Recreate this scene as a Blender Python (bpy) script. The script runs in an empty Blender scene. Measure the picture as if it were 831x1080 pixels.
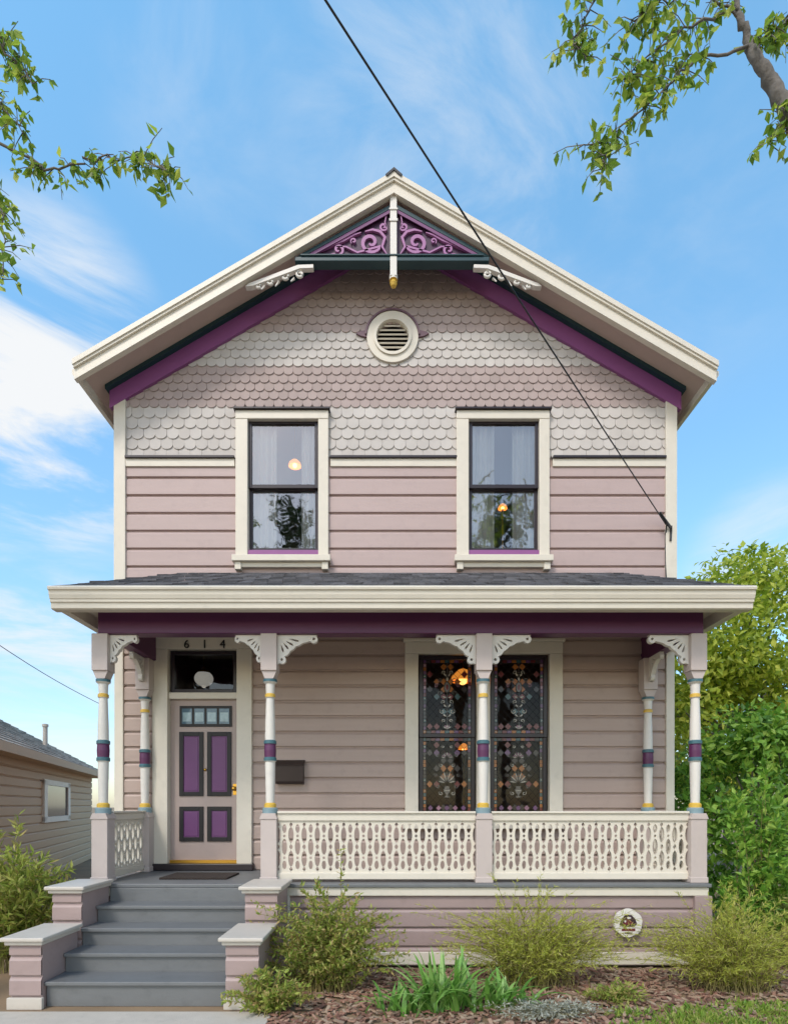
import bpy, math, random
from mathutils import Vector, Matrix
random.seed(7)
R = math.radians
scn = bpy.context.scene
col = scn.collection
F, DW, CZ, HY, CX = 600.0, 7.25, 1.72, 850.0, 415.5
def PX(px, Y): return (px-CX)*(DW+Y)/F
def PZ(py, Y): return CZ+(HY-py)*(DW+Y)/F
def PP(px, py, Y): return Vector((PX(px, Y), Y, PZ(py, Y)))

# ------------------------------------------------------------------ materials
def lin(c):
    return tuple(((v/255)/12.92 if v/255 <= .04045 else ((v/255+.055)/1.055)**2.4) for v in c)
def M(name, rgb, rough=.55, var=.10, scale=(3, 3, 3), bump=.0, bscale=60, metal=0, srgb=True, dirt=0):
    c = lin(rgb) if srgb else rgb
    m = bpy.data.materials.new(name); m.use_nodes = True
    nt = m.node_tree; N = nt.nodes; L = nt.links
    p = N['Principled BSDF']; p.inputs['Roughness'].default_value = rough; p.inputs['Metallic'].default_value = metal
    tc = N.new('ShaderNodeTexCoord'); mp = N.new('ShaderNodeMapping'); mp.inputs['Scale'].default_value = scale
    L.new(tc.outputs['Object'], mp.inputs['Vector'])
    nz = N.new('ShaderNodeTexNoise'); nz.inputs['Scale'].default_value = 1.6; nz.inputs['Detail'].default_value = 6; nz.inputs['Roughness'].default_value = .62
    L.new(mp.outputs[0], nz.inputs['Vector'])
    mx = N.new('ShaderNodeMixRGB'); L.new(nz.outputs['Fac'], mx.inputs[0])
    mx.inputs[1].default_value = (*[v*(1-var*1.6) for v in c], 1); mx.inputs[2].default_value = (*[min(1, v*(1+var*1.6)) for v in c], 1)
    out = mx.outputs[0]
    if dirt:
        n2 = N.new('ShaderNodeTexNoise'); n2.inputs['Scale'].default_value = 9; n2.inputs['Detail'].default_value = 8
        L.new(tc.outputs['Object'], n2.inputs['Vector'])
        rp = N.new('ShaderNodeMapRange'); rp.inputs[1].default_value = .55; rp.inputs[2].default_value = .8; rp.inputs[3].default_value = 0; rp.inputs[4].default_value = dirt
        L.new(n2.outputs['Fac'], rp.inputs[0])
        m2 = N.new('ShaderNodeMixRGB'); L.new(rp.outputs[0], m2.inputs[0]); L.new(out, m2.inputs[1]); m2.inputs[2].default_value = (*[v*.55 for v in c], 1)
        out = m2.outputs[0]
    L.new(out, p.inputs['Base Color'])
    if bump:
        n3 = N.new('ShaderNodeTexNoise'); n3.inputs['Scale'].default_value = bscale; n3.inputs['Detail'].default_value = 5
        L.new(tc.outputs['Object'], n3.inputs['Vector'])
        b = N.new('ShaderNodeBump'); b.inputs['Strength'].default_value = bump; b.inputs['Distance'].default_value = .01
        L.new(n3.outputs['Fac'], b.inputs['Height']); L.new(b.outputs[0], p.inputs['Normal'])
    return m
def island(name, cols, rough=.6, trans=0.0, var=.0, spec=.5):
    m = bpy.data.materials.new(name); m.use_nodes = True
    nt = m.node_tree; N = nt.nodes; L = nt.links; p = N['Principled BSDF']; p.inputs['Roughness'].default_value = rough
    p.inputs['Specular IOR Level'].default_value = spec
    g = N.new('ShaderNodeNewGeometry'); cr = N.new('ShaderNodeValToRGB'); L.new(g.outputs['Random Per Island'], cr.inputs[0])
    e = cr.color_ramp.elements
    while len(e) < len(cols): e.new(.5)
    for i, c in enumerate(cols):
        e[i].position = i/(len(cols)-1); e[i].color = (*c, 1)
    src = cr.outputs[0]
    if var:
        tc = N.new('ShaderNodeTexCoord'); nz = N.new('ShaderNodeTexNoise'); nz.inputs['Scale'].default_value = 5; nz.inputs['Detail'].default_value = 8
        L.new(tc.outputs['Object'], nz.inputs['Vector'])
        mr = N.new('ShaderNodeMapRange'); mr.inputs[1].default_value = .3; mr.inputs[2].default_value = .7; mr.inputs[3].default_value = 1-var; mr.inputs[4].default_value = 1+var*.6
        L.new(nz.outputs['Fac'], mr.inputs[0])
        mx = N.new('ShaderNodeVectorMath'); mx.operation = 'SCALE'; L.new(src, mx.inputs[0]); L.new(mr.outputs[0], mx.inputs['Scale']); src = mx.outputs[0]
    L.new(src, p.inputs['Base Color'])
    if trans:
        t = N.new('ShaderNodeBsdfTranslucent'); L.new(src, t.inputs['Color'])
        ms = N.new('ShaderNodeMixShader'); ms.inputs[0].default_value = trans
        L.new(p.outputs[0], ms.inputs[1]); L.new(t.outputs[0], ms.inputs[2]); L.new(ms.outputs[0], N['Material Output'].inputs['Surface'])
    return m
def glass(name, tint=(.8, .85, .85), refl=.10):
    m = bpy.data.materials.new(name); m.use_nodes = True
    nt = m.node_tree; N = nt.nodes; L = nt.links; N.remove(N['Principled BSDF'])
    t = N.new('ShaderNodeBsdfTransparent'); t.inputs[0].default_value = (*tint, 1)
    gl = N.new('ShaderNodeBsdfGlossy'); gl.inputs['Roughness'].default_value = .02
    lw = N.new('ShaderNodeFresnel'); lw.inputs[0].default_value = 1.5
    a = N.new('ShaderNodeMath'); a.operation = 'ADD'; a.use_clamp = True; a.inputs[1].default_value = refl; L.new(lw.outputs[0], a.inputs[0])
    tc = N.new('ShaderNodeTexCoord'); nz = N.new('ShaderNodeTexNoise'); nz.inputs['Scale'].default_value = 3
    L.new(tc.outputs['Object'], nz.inputs['Vector'])
    b = N.new('ShaderNodeBump'); b.inputs['Strength'].default_value = .06; b.inputs['Distance'].default_value = .05; L.new(nz.outputs['Fac'], b.inputs['Height']); L.new(b.outputs[0], gl.inputs['Normal'])
    ms = N.new('ShaderNodeMixShader'); L.new(a.outputs[0], ms.inputs[0]); L.new(t.outputs[0], ms.inputs[1]); L.new(gl.outputs[0], ms.inputs[2])
    L.new(ms.outputs[0], N['Material Output'].inputs['Surface'])
    return m
def emit(name, c, s):
    m = bpy.data.materials.new(name); m.use_nodes = True
    p = m.node_tree.nodes['Principled BSDF']; p.inputs['Base Color'].default_value = (*c, 1)
    p.inputs['Emission Color'].default_value = (*c, 1); p.inputs['Emission Strength'].default_value = s
    return m
def shingle_roof(name, rgb):
    m = M(name, rgb, .9, .25, (2, 2, 2), .5, 90)
    nt = m.node_tree; N = nt.nodes; L = nt.links; p = N['Principled BSDF']
    p.inputs['Specular IOR Level'].default_value = .15
    src = p.inputs['Base Color'].links[0].from_socket
    g = N.new('ShaderNodeNewGeometry'); mr = N.new('ShaderNodeMapRange'); mr.inputs[3].default_value = .6; mr.inputs[4].default_value = 1.35
    L.new(g.outputs['Random Per Island'], mr.inputs[0])
    mx = N.new('ShaderNodeVectorMath'); mx.operation = 'SCALE'; L.new(src, mx.inputs[0]); L.new(mr.outputs[0], mx.inputs['Scale'])
    L.new(mx.outputs[0], p.inputs['Base Color'])
    return m

MAUVE = M('mauve_paint', (177, 156, 152), .5, .055, (.7, 3, 9), .1, 40, dirt=.18)
MAUVEL = M('taupe_mauve_paint', (172, 152, 142), .5, .065, (.7, 3, 9), .12, 40, dirt=.22)
MAUVE2 = M('mauve_trim_paint', (188, 175, 169), .5, .05, (3, 3, 3), .08, 40, dirt=.14)
DOORP = M('taupe_door_paint', (170, 152, 145), .45, .05, (3, 3, 3), .06, 40, dirt=.1)
PIER = M('pier_paint', (158, 138, 134), .5, .06, (2, 3, 6), .1, 40, dirt=.24)
PCAP = M('pier_cap_paint', (192, 184, 173), .5, .06, (3, 3, 3), .08, 40, dirt=.25)
CREAM = M('cream_paint', (211, 203, 188), .45, .045, (3, 3, 3), .06, 40, dirt=.18)
WHITE = M('white_paint', (214, 209, 201), .45, .04, (4, 4, 4), .06, 50, dirt=.16)
PURPLE = M('purple_paint', (136, 78, 132), .42, .08, (2, 4, 4), .05, 40)
PURPM = M('muted_purple_panel', (112, 64, 108), .5, .08, (2, 4, 4), .05, 40)
PURPL = M('light_purple_scroll', (158, 104, 150), .45, .06, (2, 4, 4), .05, 40)
DPURP = M('door_plum_paint', (104, 56, 106), .42, .08, (2, 4, 4), .05, 40)
PLUM = M('dark_plum_paint', (86, 36, 77), .4, .1, (2, 4, 4), .05, 40)
PURPD = M('deep_purple_backing', (58, 26, 56), .5, .1)
GREEN = M('dark_teal_paint', (28, 60, 66), .4, .1)
BLACKP = M('aubergine_black_paint', (36, 27, 34), .35, .12)
BLACKD = M('door_black_paint', (16, 11, 14), .5, .1)
EARP = M('vent_ear_paint', (104, 76, 86), .5, .1)
TEAL = M('blue_grey_paint', (124, 148, 156), .4, .08)
DTEAL = M('dark_teal_ring_paint', (58, 98, 108), .4, .08)
YELL = M('yellow_paint', (206, 168, 66), .4, .06)
GREY = M('grey_porch_paint', (107, 109, 110), .5, .10, (2, 5, 5), .15, 60, dirt=.4)
SOFF = M('soffit_paint', (192, 171, 160), .6, .05)
CEIL = M('porch_ceiling_paint', (206, 196, 178), .6, .05)
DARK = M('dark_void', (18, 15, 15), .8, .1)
ROOM = M('room_plaster', (146, 138, 126), .9, .05)
ROOF = shingle_roof('grey_asphalt_shingle', (88, 87, 90))
SHL = island('light_fishscale', [(.495, .457, .425), (.52, .482, .45), (.545, .507, .475)], .85, 0, .06, .2)
SHM = island('mauve_fishscale', [(.365, .295, .275), (.39, .312, .292), (.41, .33, .31)], .85, 0, .06, .2)
GLASS = glass('window_glass', (.95, .97, .96), .24)
GLASSD = glass('transom_glass', (.55, .56, .55), .02)
CURT = island('sheer_curtain', [(.90, .92, .90), (.92, .94, .92)], .9, .5)
BRASS = M('brass', (200, 155, 70), .3, .05, metal=1)
IRON = M('black_iron', (28, 27, 28), .45, .1)
BRONZE = M('mailbox_metal', (52, 40, 36), .4, .15, metal=.4)
OPAL = emit('opal_glass_lamp', (.85, .81, .74), .45)
WARM = emit('warm_bulb', (1, .50, .14), 5)
AMBER = emit('amber_glass_shade', (1, .38, .06), 1.1)
CONC = M('concrete', (182, 174, 162), .9, .1, (3, 3, 3), .4, 80, dirt=.3)
BARK = M('bark', (112, 106, 98), .95, .5, (9, 9, 4), 1.0, 22, dirt=.5)
TAN = M('tan_siding_paint', (190, 162, 130), .6, .06, (.7, 3, 9), .1)
STEM = M('plant_stem', (122, 112, 62), .8, .2)
WIRE = M('cable_rubber', (34, 34, 37), .5, .1)

# ------------------------------------------------------------------ mesh builder
def rootloc(p):
    while p is not None and p.parent is not None: p = p.parent
    return Vector(p.location) if p is not None else Vector((0, 0, 0))
class MB:
    def __init__(s): s.v = []; s.f = []; s.m = []; s.s = []
    def add(s, vs, fs, m=0, sm=False):
        o = len(s.v); s.v += [tuple(v) for v in vs]
        for f in fs: s.f.append(tuple(i+o for i in f)); s.m.append(m); s.s.append(sm)
        return s
    def box(s, x0, x1, y0, y1, z0, z1, m=0):
        if x0 > x1: x0, x1 = x1, x0
        if y0 > y1: y0, y1 = y1, y0
        if z0 > z1: z0, z1 = z1, z0
        v = [(x, y, z) for x in (x0, x1) for y in (y0, y1) for z in (z0, z1)]
        return s.add(v, [(0, 1, 3, 2), (4, 6, 7, 5), (0, 4, 5, 1), (2, 3, 7, 6), (0, 2, 6, 4), (1, 5, 7, 3)], m)
    def prism(s, poly, a, b, axis='y', m=0, sm=False):
        n = len(poly)
        def V(p, t): return (p[0], t, p[1]) if axis == 'y' else ((t, p[0], p[1]) if axis == 'x' else (p[0], p[1], t))
        vs = [V(p, a) for p in poly]+[V(p, b) for p in poly]
        s.add(vs, [tuple(range(n)), tuple(range(2*n-1, n-1, -1))], m)
        return s.add(vs, [(i, (i+1) % n, n+(i+1) % n, n+i) for i in range(n)], m, sm)
    def lathe(s, prof, cx, cy, seg=18):
        for i in range(len(prof)-1):
            r0, z0, m = prof[i][0], prof[i][1], prof[i][2]; r1, z1 = prof[i+1][0], prof[i+1][1]
            vs = []
            for k in range(seg):
                a = 2*math.pi*k/seg
                vs.append((cx+r0*math.cos(a), cy+r0*math.sin(a), z0))
            for k in range(seg):
                a = 2*math.pi*k/seg
                vs.append((cx+r1*math.cos(a), cy+r1*math.sin(a), z1))
            s.add(vs, [(k, (k+1) % seg, seg+(k+1) % seg, seg+k) for k in range(seg)], m, True)
        return s
    def tube(s, pts, rad, seg=6, m=0):
        pts = [Vector(p) for p in pts]; n = len(pts)
        if not isinstance(rad, (list, tuple)): rad = [rad]*n
        vs = []
        up = Vector((0, 0, 1))
        for i, p in enumerate(pts):
            t = (pts[min(i+1, n-1)]-pts[max(i-1, 0)])
            if t.length < 1e-9: t = Vector((0, 0, 1))
            t.normalize()
            a = t.cross(up if abs(t.z) < .95 else Vector((1, 0, 0))); a.normalize(); b = t.cross(a)
            for k in range(seg):
                g = 2*math.pi*k/seg
                vs.append(p+(a*math.cos(g)+b*math.sin(g))*rad[i])
        fs = [(i*seg+k, i*seg+(k+1) % seg, (i+1)*seg+(k+1) % seg, (i+1)*seg+k) for i in range(n-1) for k in range(seg)]
        fs += [tuple(range(seg)), tuple(range(n*seg-1, (n-1)*seg-1, -1))]
        return s.add(vs, fs, m, True)
    def leaf(s, p, d, nrm, Ln, W, m=0, fold=.18):
        sd = d.cross(nrm)
        if sd.length < 1e-6: sd = Vector((1, 0, 0))
        sd.normalize(); up = sd.cross(d)
        mid = p+d*(Ln*.42)+up*(W*fold)
        return s.add([p, mid+sd*(W/2), p+d*Ln, mid-sd*(W/2)], [(0, 1, 2), (0, 2, 3)], m)
    def ribbon(s, pts, wd, y0, y1, m=0):
        n = len(pts); L_, R_ = [], []
        for i in range(n):
            a, b = pts[max(i-1, 0)], pts[min(i+1, n-1)]; dx, dz = b[0]-a[0], b[1]-a[1]; l = math.hypot(dx, dz) or 1
            w = wd[i] if isinstance(wd, (list, tuple)) else wd
            L_.append((pts[i][0]-dz/l*w/2, pts[i][1]+dx/l*w/2)); R_.append((pts[i][0]+dz/l*w/2, pts[i][1]-dx/l*w/2))
        vs = []
        for i in range(n): vs += [(L_[i][0], y0, L_[i][1]), (R_[i][0], y0, R_[i][1]), (L_[i][0], y1, L_[i][1]), (R_[i][0], y1, R_[i][1])]
        fs = []
        for i in range(n-1):
            a, b = 4*i, 4*i+4; fs += [(a, a+1, b+1, b), (a+2, b+2, b+3, a+3), (a, b, b+2, a+2), (a+1, a+3, b+3, b+1)]
        return s.add(vs, fs, m)
    def sphere(s, c, r, seg=14, m=0, sz=1):
        n = 9
        return s.lathe([(max(r*math.sin(math.pi*i/n), 1e-4), c[2]-r*sz*math.cos(math.pi*i/n), m) for i in range(n+1)], c[0], c[1], seg)
    def build(s, name, mats, parent=None, bev=0, local=False):
        me = bpy.data.meshes.new(name)
        o = Vector((0, 0, 0)) if local else rootloc(parent)
        me.from_pydata([(v[0]-o.x, v[1]-o.y, v[2]-o.z) for v in s.v], [], s.f)
        if not isinstance(mats, (list, tuple)): mats = [mats]
        for m in mats: me.materials.append(m)
        me.polygons.foreach_set('material_index', s.m); me.polygons.foreach_set('use_smooth', s.s)
        me.update()
        ob = bpy.data.objects.new(name, me); col.objects.link(ob)
        if parent is not None: ob.parent = parent
        if bev:
            b = ob.modifiers.new('b', 'BEVEL'); b.width = bev; b.segments = 2; b.limit_method = 'ANGLE'; b.angle_limit = R(50)
        return ob
def shape_mesh(outer, holes, depth, name='shape'):
    cu = bpy.data.curves.new(name, 'CURVE'); cu.dimensions = '2D'; cu.fill_mode = 'BOTH'; cu.extrude = depth/2
    for pts in [outer]+list(holes):
        sp = cu.splines.new('POLY'); sp.points.add(len(pts)-1)
        for i, p in enumerate(pts): sp.points[i].co = (p[0], p[1], 0, 1)
        sp.use_cyclic_u = True
    return conv(cu, name)
def conv(cu, name):
    ob = bpy.data.objects.new('tmp', cu); col.objects.link(ob)
    dg = bpy.context.evaluated_depsgraph_get(); dg.update()
    me = bpy.data.meshes.new_from_object(ob.evaluated_get(dg)); me.name = name
    bpy.data.objects.remove(ob); bpy.data.curves.remove(cu)
    me.transform(Matrix.Rotation(math.pi/2, 4, 'X'))
    return me
def meshobj(name, me, mat, parent, loc=(0, 0, 0), rotz=0):
    if not me.materials: me.materials.append(mat)
    o = bpy.data.objects.new(name, me); col.objects.link(o); o.parent = parent
    o.location = loc; o.rotation_euler.z = rotz
    return o
def text_mesh(body, size, ext):
    cu = bpy.data.curves.new('t', 'FONT'); cu.body = body; cu.size = size; cu.extrude = ext; cu.align_x = 'CENTER'; cu.align_y = 'CENTER'
    return conv(cu, 'digit')
def empty(name, loc=(0, 0, 0), rz=0):
    o = bpy.data.objects.new(name, None); col.objects.link(o); o.location = loc; o.rotation_euler.z = rz; o.empty_display_size = .2
    return o
def tag(o, label, cat, group=None, kind=None):
    if label: o['label'] = label
    if cat: o['category'] = cat
    if group: o['group'] = group
    if kind: o['kind'] = kind
    return o
def circ(cx, cz, r, n=28, a0=0, a1=360):
    return [(cx+r*math.cos(R(a0+(a1-a0)*i/n)), cz+r*math.sin(R(a0+(a1-a0)*i/n))) for i in range(n if a1-a0 == 360 else n+1)]
def ell(cx, cz, rx, rz, n=16): return [(cx+rx*math.sin(2*math.pi*k/n), cz+rz*math.cos(2*math.pi*k/n)) for k in range(n)]
def rect(x0, x1, z0, z1): return [(x0, z0), (x1, z0), (x1, z1), (x0, z1)]

# ------------------------------------------------------------------ HOUSE
house = tag(empty('victorian_house'), 'two storey mauve Victorian house with purple trim, fishscale gable and railed front porch', 'house')
WL, WR = PX(123, 0), PX(711, 0)
OV = .42; SL = .585
ZA = PZ(188, -OV)
XL, XR = PX(80, -OV), PX(754, -OV)
def zt(x): return ZA-SL*abs(x)
FLOOR = .9
UW = [(261, 337, 443, 588), (493, 569, 443, 588)]
up_holes = [(PX(a, 0), PX(b, 0), PZ(d, 0), PZ(c, 0)) for a, b, c, d in UW]
door_h = (PX(176, 0), PX(254, 0), FLOOR, PZ(686, 0))
big_h = (PX(439, 0), PX(579, 0), PZ(866, 0), PZ(690, 0))
def siding(mb, x0, x1, z0, z1, holes, c, yb=0.0, d=.030):
    prof = []; z = z0
    while z < z1-1e-4:
        t = min(z+c, z1)
        prof += [(z, yb-.001), (z+.017, yb-.001), (z+.018, yb-d+.003), (z+.022, yb-d), (max(t-.030, z+.024), yb-d), (max(t-.012, z+.028), yb-d+.010), (t, yb-.001)]
        z = t
    zs = sorted({h[2] for h in holes} | {h[3] for h in holes})
    for (za, ya), (zb, yb2) in zip(prof[:-1], prof[1:]):
        cuts = [za]+[q for q in zs if za+1e-5 < q < zb-1e-5]+[zb]
        for a, b in zip(cuts[:-1], cuts[1:]):
            f = lambda q: ya if zb == za else ya+(yb2-ya)*(q-za)/(zb-za)
            mid = (a+b)/2; iv = [(x0, x1)]
            for h in holes:
                if h[2] < mid < h[3]:
                    niv = []
                    for u, v in iv:
                        if h[1] <= u or h[0] >= v: niv.append((u, v)); continue
                        if h[0] > u: niv.append((u, h[0]))
                        if h[1] < v: niv.append((h[1], v))
                    iv = niv
            for u, v in iv:
                mb.add([(u, f(a), a), (v, f(a), a), (v, f(b), b), (u, f(b), b)], [(0, 1, 2, 3)])
Z_BELT0, Z_BELT1 = PZ(494, 0), PZ(485, 0)
m = MB(); siding(m, WL+.02, WR-.02, .3, 4.3, [door_h, big_h], .196); m.build('lower_siding', MAUVEL, house)
m = MB(); siding(m, WL+.02, WR-.02, 4.3, Z_BELT0+.02, up_holes, .2265); m.build('upper_siding', MAUVE, house)
zs0 = Z_BELT0+.02
outer = [(WL, zs0)]
for h in up_holes: outer += [(h[0], zs0), (h[0], h[3]), (h[1], h[3]), (h[1], zs0)]
outer += [(WR, zs0), (WR, zt(WR)-.14), (0, ZA-.14), (WL, zt(WL)-.14)]
meshobj('gable_wall', shape_mesh(outer, [circ(PX(414, 0), PZ(358, 0), .2)], .04, 'gable_wall'), SOFF, house, (0, .024, 0))
m = MB()
m.box(WL, WL+.12, .05, 10, .3, zt(WL)-.15); m.build('side_wall', MAUVE, house)
m = MB(); m.box(WR-.12, WR, .05, 10, .3, zt(WR)-.15); m.build('side_wall', MAUVE, house)
m = MB(); m.prism([(WL+.12, .3), (WR-.12, .3), (WR-.12, zt(WR)-.16), (0, ZA-.16), (WL+.12, zt(WL)-.16)], 9.85, 10); m.build('rear_wall', MAUVE, house)
def shell(x0, x1, z0, z1, y1, name='room_interior'):
    m = MB(); v = [(x0, .06, z0), (x1, .06, z0), (x1, .06, z1), (x0, .06, z1), (x0, y1, z0), (x1, y1, z0), (x1, y1, z1), (x0, y1, z1)]
    m.add(v, [(4, 5, 6, 7), (0, 4, 7, 3), (1, 2, 6, 5), (0, 1, 5, 4), (3, 7, 6, 2)]); m.build(name, ROOM, house)
shell(WL+.15, -.03, 4.35, 7.0, 3.2); shell(.03, WR-.15, 4.35, 7.0, 3.2)
shell(WL+.15, -.9, .88, 4.2, 3.0); shell(-.8, WR-.15, .88, 4.2, 3.4)
VC = (PX(414, 0), PZ(358, 0))
def shingles(z0, z1, rows, mat, w, xr=None, name='fishscale_shingles'):
    m = MB(); ex = (z1-z0)/rows; r = w*.492
    xlo, xhi = xr if xr else (WL+.125, WR-.125)
    for i in range(rows):
        z = z0+i*ex; off = (i % 2)*w/2
        n = int(7.3/w)+2
        for k in range(-n//2, n//2+1):
            x = k*w+off+random.uniform(-.0015, .0015); zj = z+random.uniform(-.003, .003)
            if x < xlo-r*.8 or x > xhi+r*.8: continue
            if abs(x) > (ZA-.28-z)/SL: continue
            if math.hypot(x-VC[0], z+ex*.6-VC[1]) < .24: continue
            ztp = z+ex*1.5
            xa, xb = max(x-r, xlo), min(x+r, xhi)
            if xb-xa < .01: continue
            pts = [(xb, ztp), (xa, ztp)]
            hh = min(r*.8, ex*.60)
            for q in range(0, 11):
                a = math.pi+math.pi*q/10
                pts.append((min(max(x+r*math.cos(a), xa), xb), zj+hh+hh*math.sin(a)))
            def yy(zz, th): return .002-th-.018*(1-(zz-zj)/(ztp-zj))
            nn = len(pts)
            vs = [(p[0], yy(p[1], .012), p[1]) for p in pts]+[(p[0], yy(p[1], 0), p[1]) for p in pts]
            m.add(vs, [tuple(range(nn))]+[(q, nn+q, nn+(q+1) % nn, (q+1) % nn) for q in range(nn)])
    return m.build(name, mat, house)
xs_ = [WL+.125, up_holes[0][0]-.1, up_holes[0][1]+.1, up_holes[1][0]-.1, up_holes[1][1]+.1, WR-.125]
for a, b in ((0, 1), (2, 3), (4, 5)): shingles(PZ(486, 0), PZ(431, 0), 5, SHL, .148, (xs_[a], xs_[b]))
shingles(PZ(431, 0), PZ(388, 0), 5, SHM, .122)
shingles(PZ(388, 0), PZ(352, 0), 4, SHL, .122)
shingles(PZ(352, 0), PZ(352, 0)+.95, 9, SHM, .122)
for a, b in ((WL-.012, WL+.135), (WR-.13, WR+.012)):
    m = MB(); m.box(a, b, -.055, .02, PZ(640, 0), PZ(418, 0)); m.build('corner_board', CREAM, house, .006)
    m = MB(); m.box(a+.005, b-.03, -.05, .02, .88, PZ(664, 0)); m.build('corner_board', CREAM, house, .006)
segs = [(WL+.135, PX(248.5, 0)), (PX(349, 0), PX(481.5, 0)), (PX(582, 0), WR-.13)]
for a, b in segs:
    m = MB(); m.box(a, b, -.05, .0, Z_BELT0, Z_BELT1-.012, 0); m.box(a, b, -.075, .0, Z_BELT1-.012, Z_BELT1+.018, 1); m.build('belt_board', [CREAM, BLACKP], house, .004)
def rake(m, y0, y1, a, b, xe, mi=0, x0=0):
    m.prism([(x0, zt(x0)-a), (xe, zt(xe)-a), (xe, zt(xe)-b), (x0, zt(x0)-b)], y0, y1, 'y', mi)
for sgn, xe in ((-1, WL-.09), (1, WR+.09)):
    m = MB(); rake(m, -.12, .0, .131, .182, xe); m.build('frieze_moulding', GREEN, house, .006)
    m = MB(); rake(m, -.06, .0, .183, .40, xe*.992); m.build('frieze_board', PURPLE, house, .006)
m = MB()
for xe in (XL, XR):
    m.prism([(xe*1.004, zt(xe*1.004)-.004), (0, ZA-.004), (0, ZA-.03), (xe*1.004, zt(xe*1.004)-.03)], -OV-.06, 10.3)
rf = m.build('roof', ROOF, house)
m = MB()
for xe in (XL, XR): rake(m, -OV, 10.2, .031, .13, xe*.995)
m.build('soffit', SOFF, rf)
for xe in (XL, XR):
    m = MB()
    rake(m, -OV-.085, -OV-.061, -.003, .045, xe); rake(m, -OV-.085, -OV, .0452, .06, xe); rake(m, -OV-.07, -OV, .0605, .09, xe*.999); rake(m, -OV-.045, -OV, .0905, .195, xe*.998); rake(m, -OV-.06, -OV, .1955, .213, xe*.997); rake(m, -OV-.066, -OV, .2135, .237, xe*.996)
    m.build('rake_fascia', CREAM, rf, .006)
    m = MB()
    m.prism([(xe*.985, zt(xe)-.05), (xe*1.0, zt(xe)-.04), (xe*1.012, zt(xe)-.06), (xe*1.012, zt(xe)-.11), (xe*1.0, zt(xe)-.18), (xe*.985, zt(xe)-.19)], -OV+.001, 10.2, 'y')
    m.build('eave_gutter', CREAM, rf)
m = MB(); m.prism([(-.10, ZA-.055), (0, ZA+.03), (.10, ZA-.055), (.08, ZA-.072), (0, ZA+.0), (-.08, ZA-.072)], -OV-.1, 10.3); m.build('ridge_cap', ROOF, rf)
# gable truss
YT = -OV+.04
def tx(p): return PX(p, YT)
def tz(p): return PZ(p, YT)
m = MB(); m.box(tx(312), tx(515), YT-.07, YT+.05, tz(280.5), tz(276)); m.box(tx(318), tx(509), YT-.085, YT+.03, tz(276)+.001, tz(274.2)); truss = m.build('gable_truss', GREEN, house, .006)
m = MB(); m.box(tx(411.5), tx(418.5), YT-.075, YT+.03, tz(296), tz(211)); m.box(tx(410.5), tx(419.5), YT-.085, YT-.075, tz(240), tz(237)); m.box(tx(410.5), tx(419.5), YT-.085, YT-.075, tz(228), tz(226)); m.build('king_post', WHITE, truss, .006)
cxp = tx(415)
m = MB(); m.lathe([(.001, tz(305), 0), (.03, tz(304), 0), (.045, tz(301), 0), (.03, tz(298), 0), (.05, tz(297.5), 1), (.05, tz(293), 1), (.02, tz(292.9), 0)], cxp, YT-.025, 14); m.build('pendant', [YELL, WHITE], truss)
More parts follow.
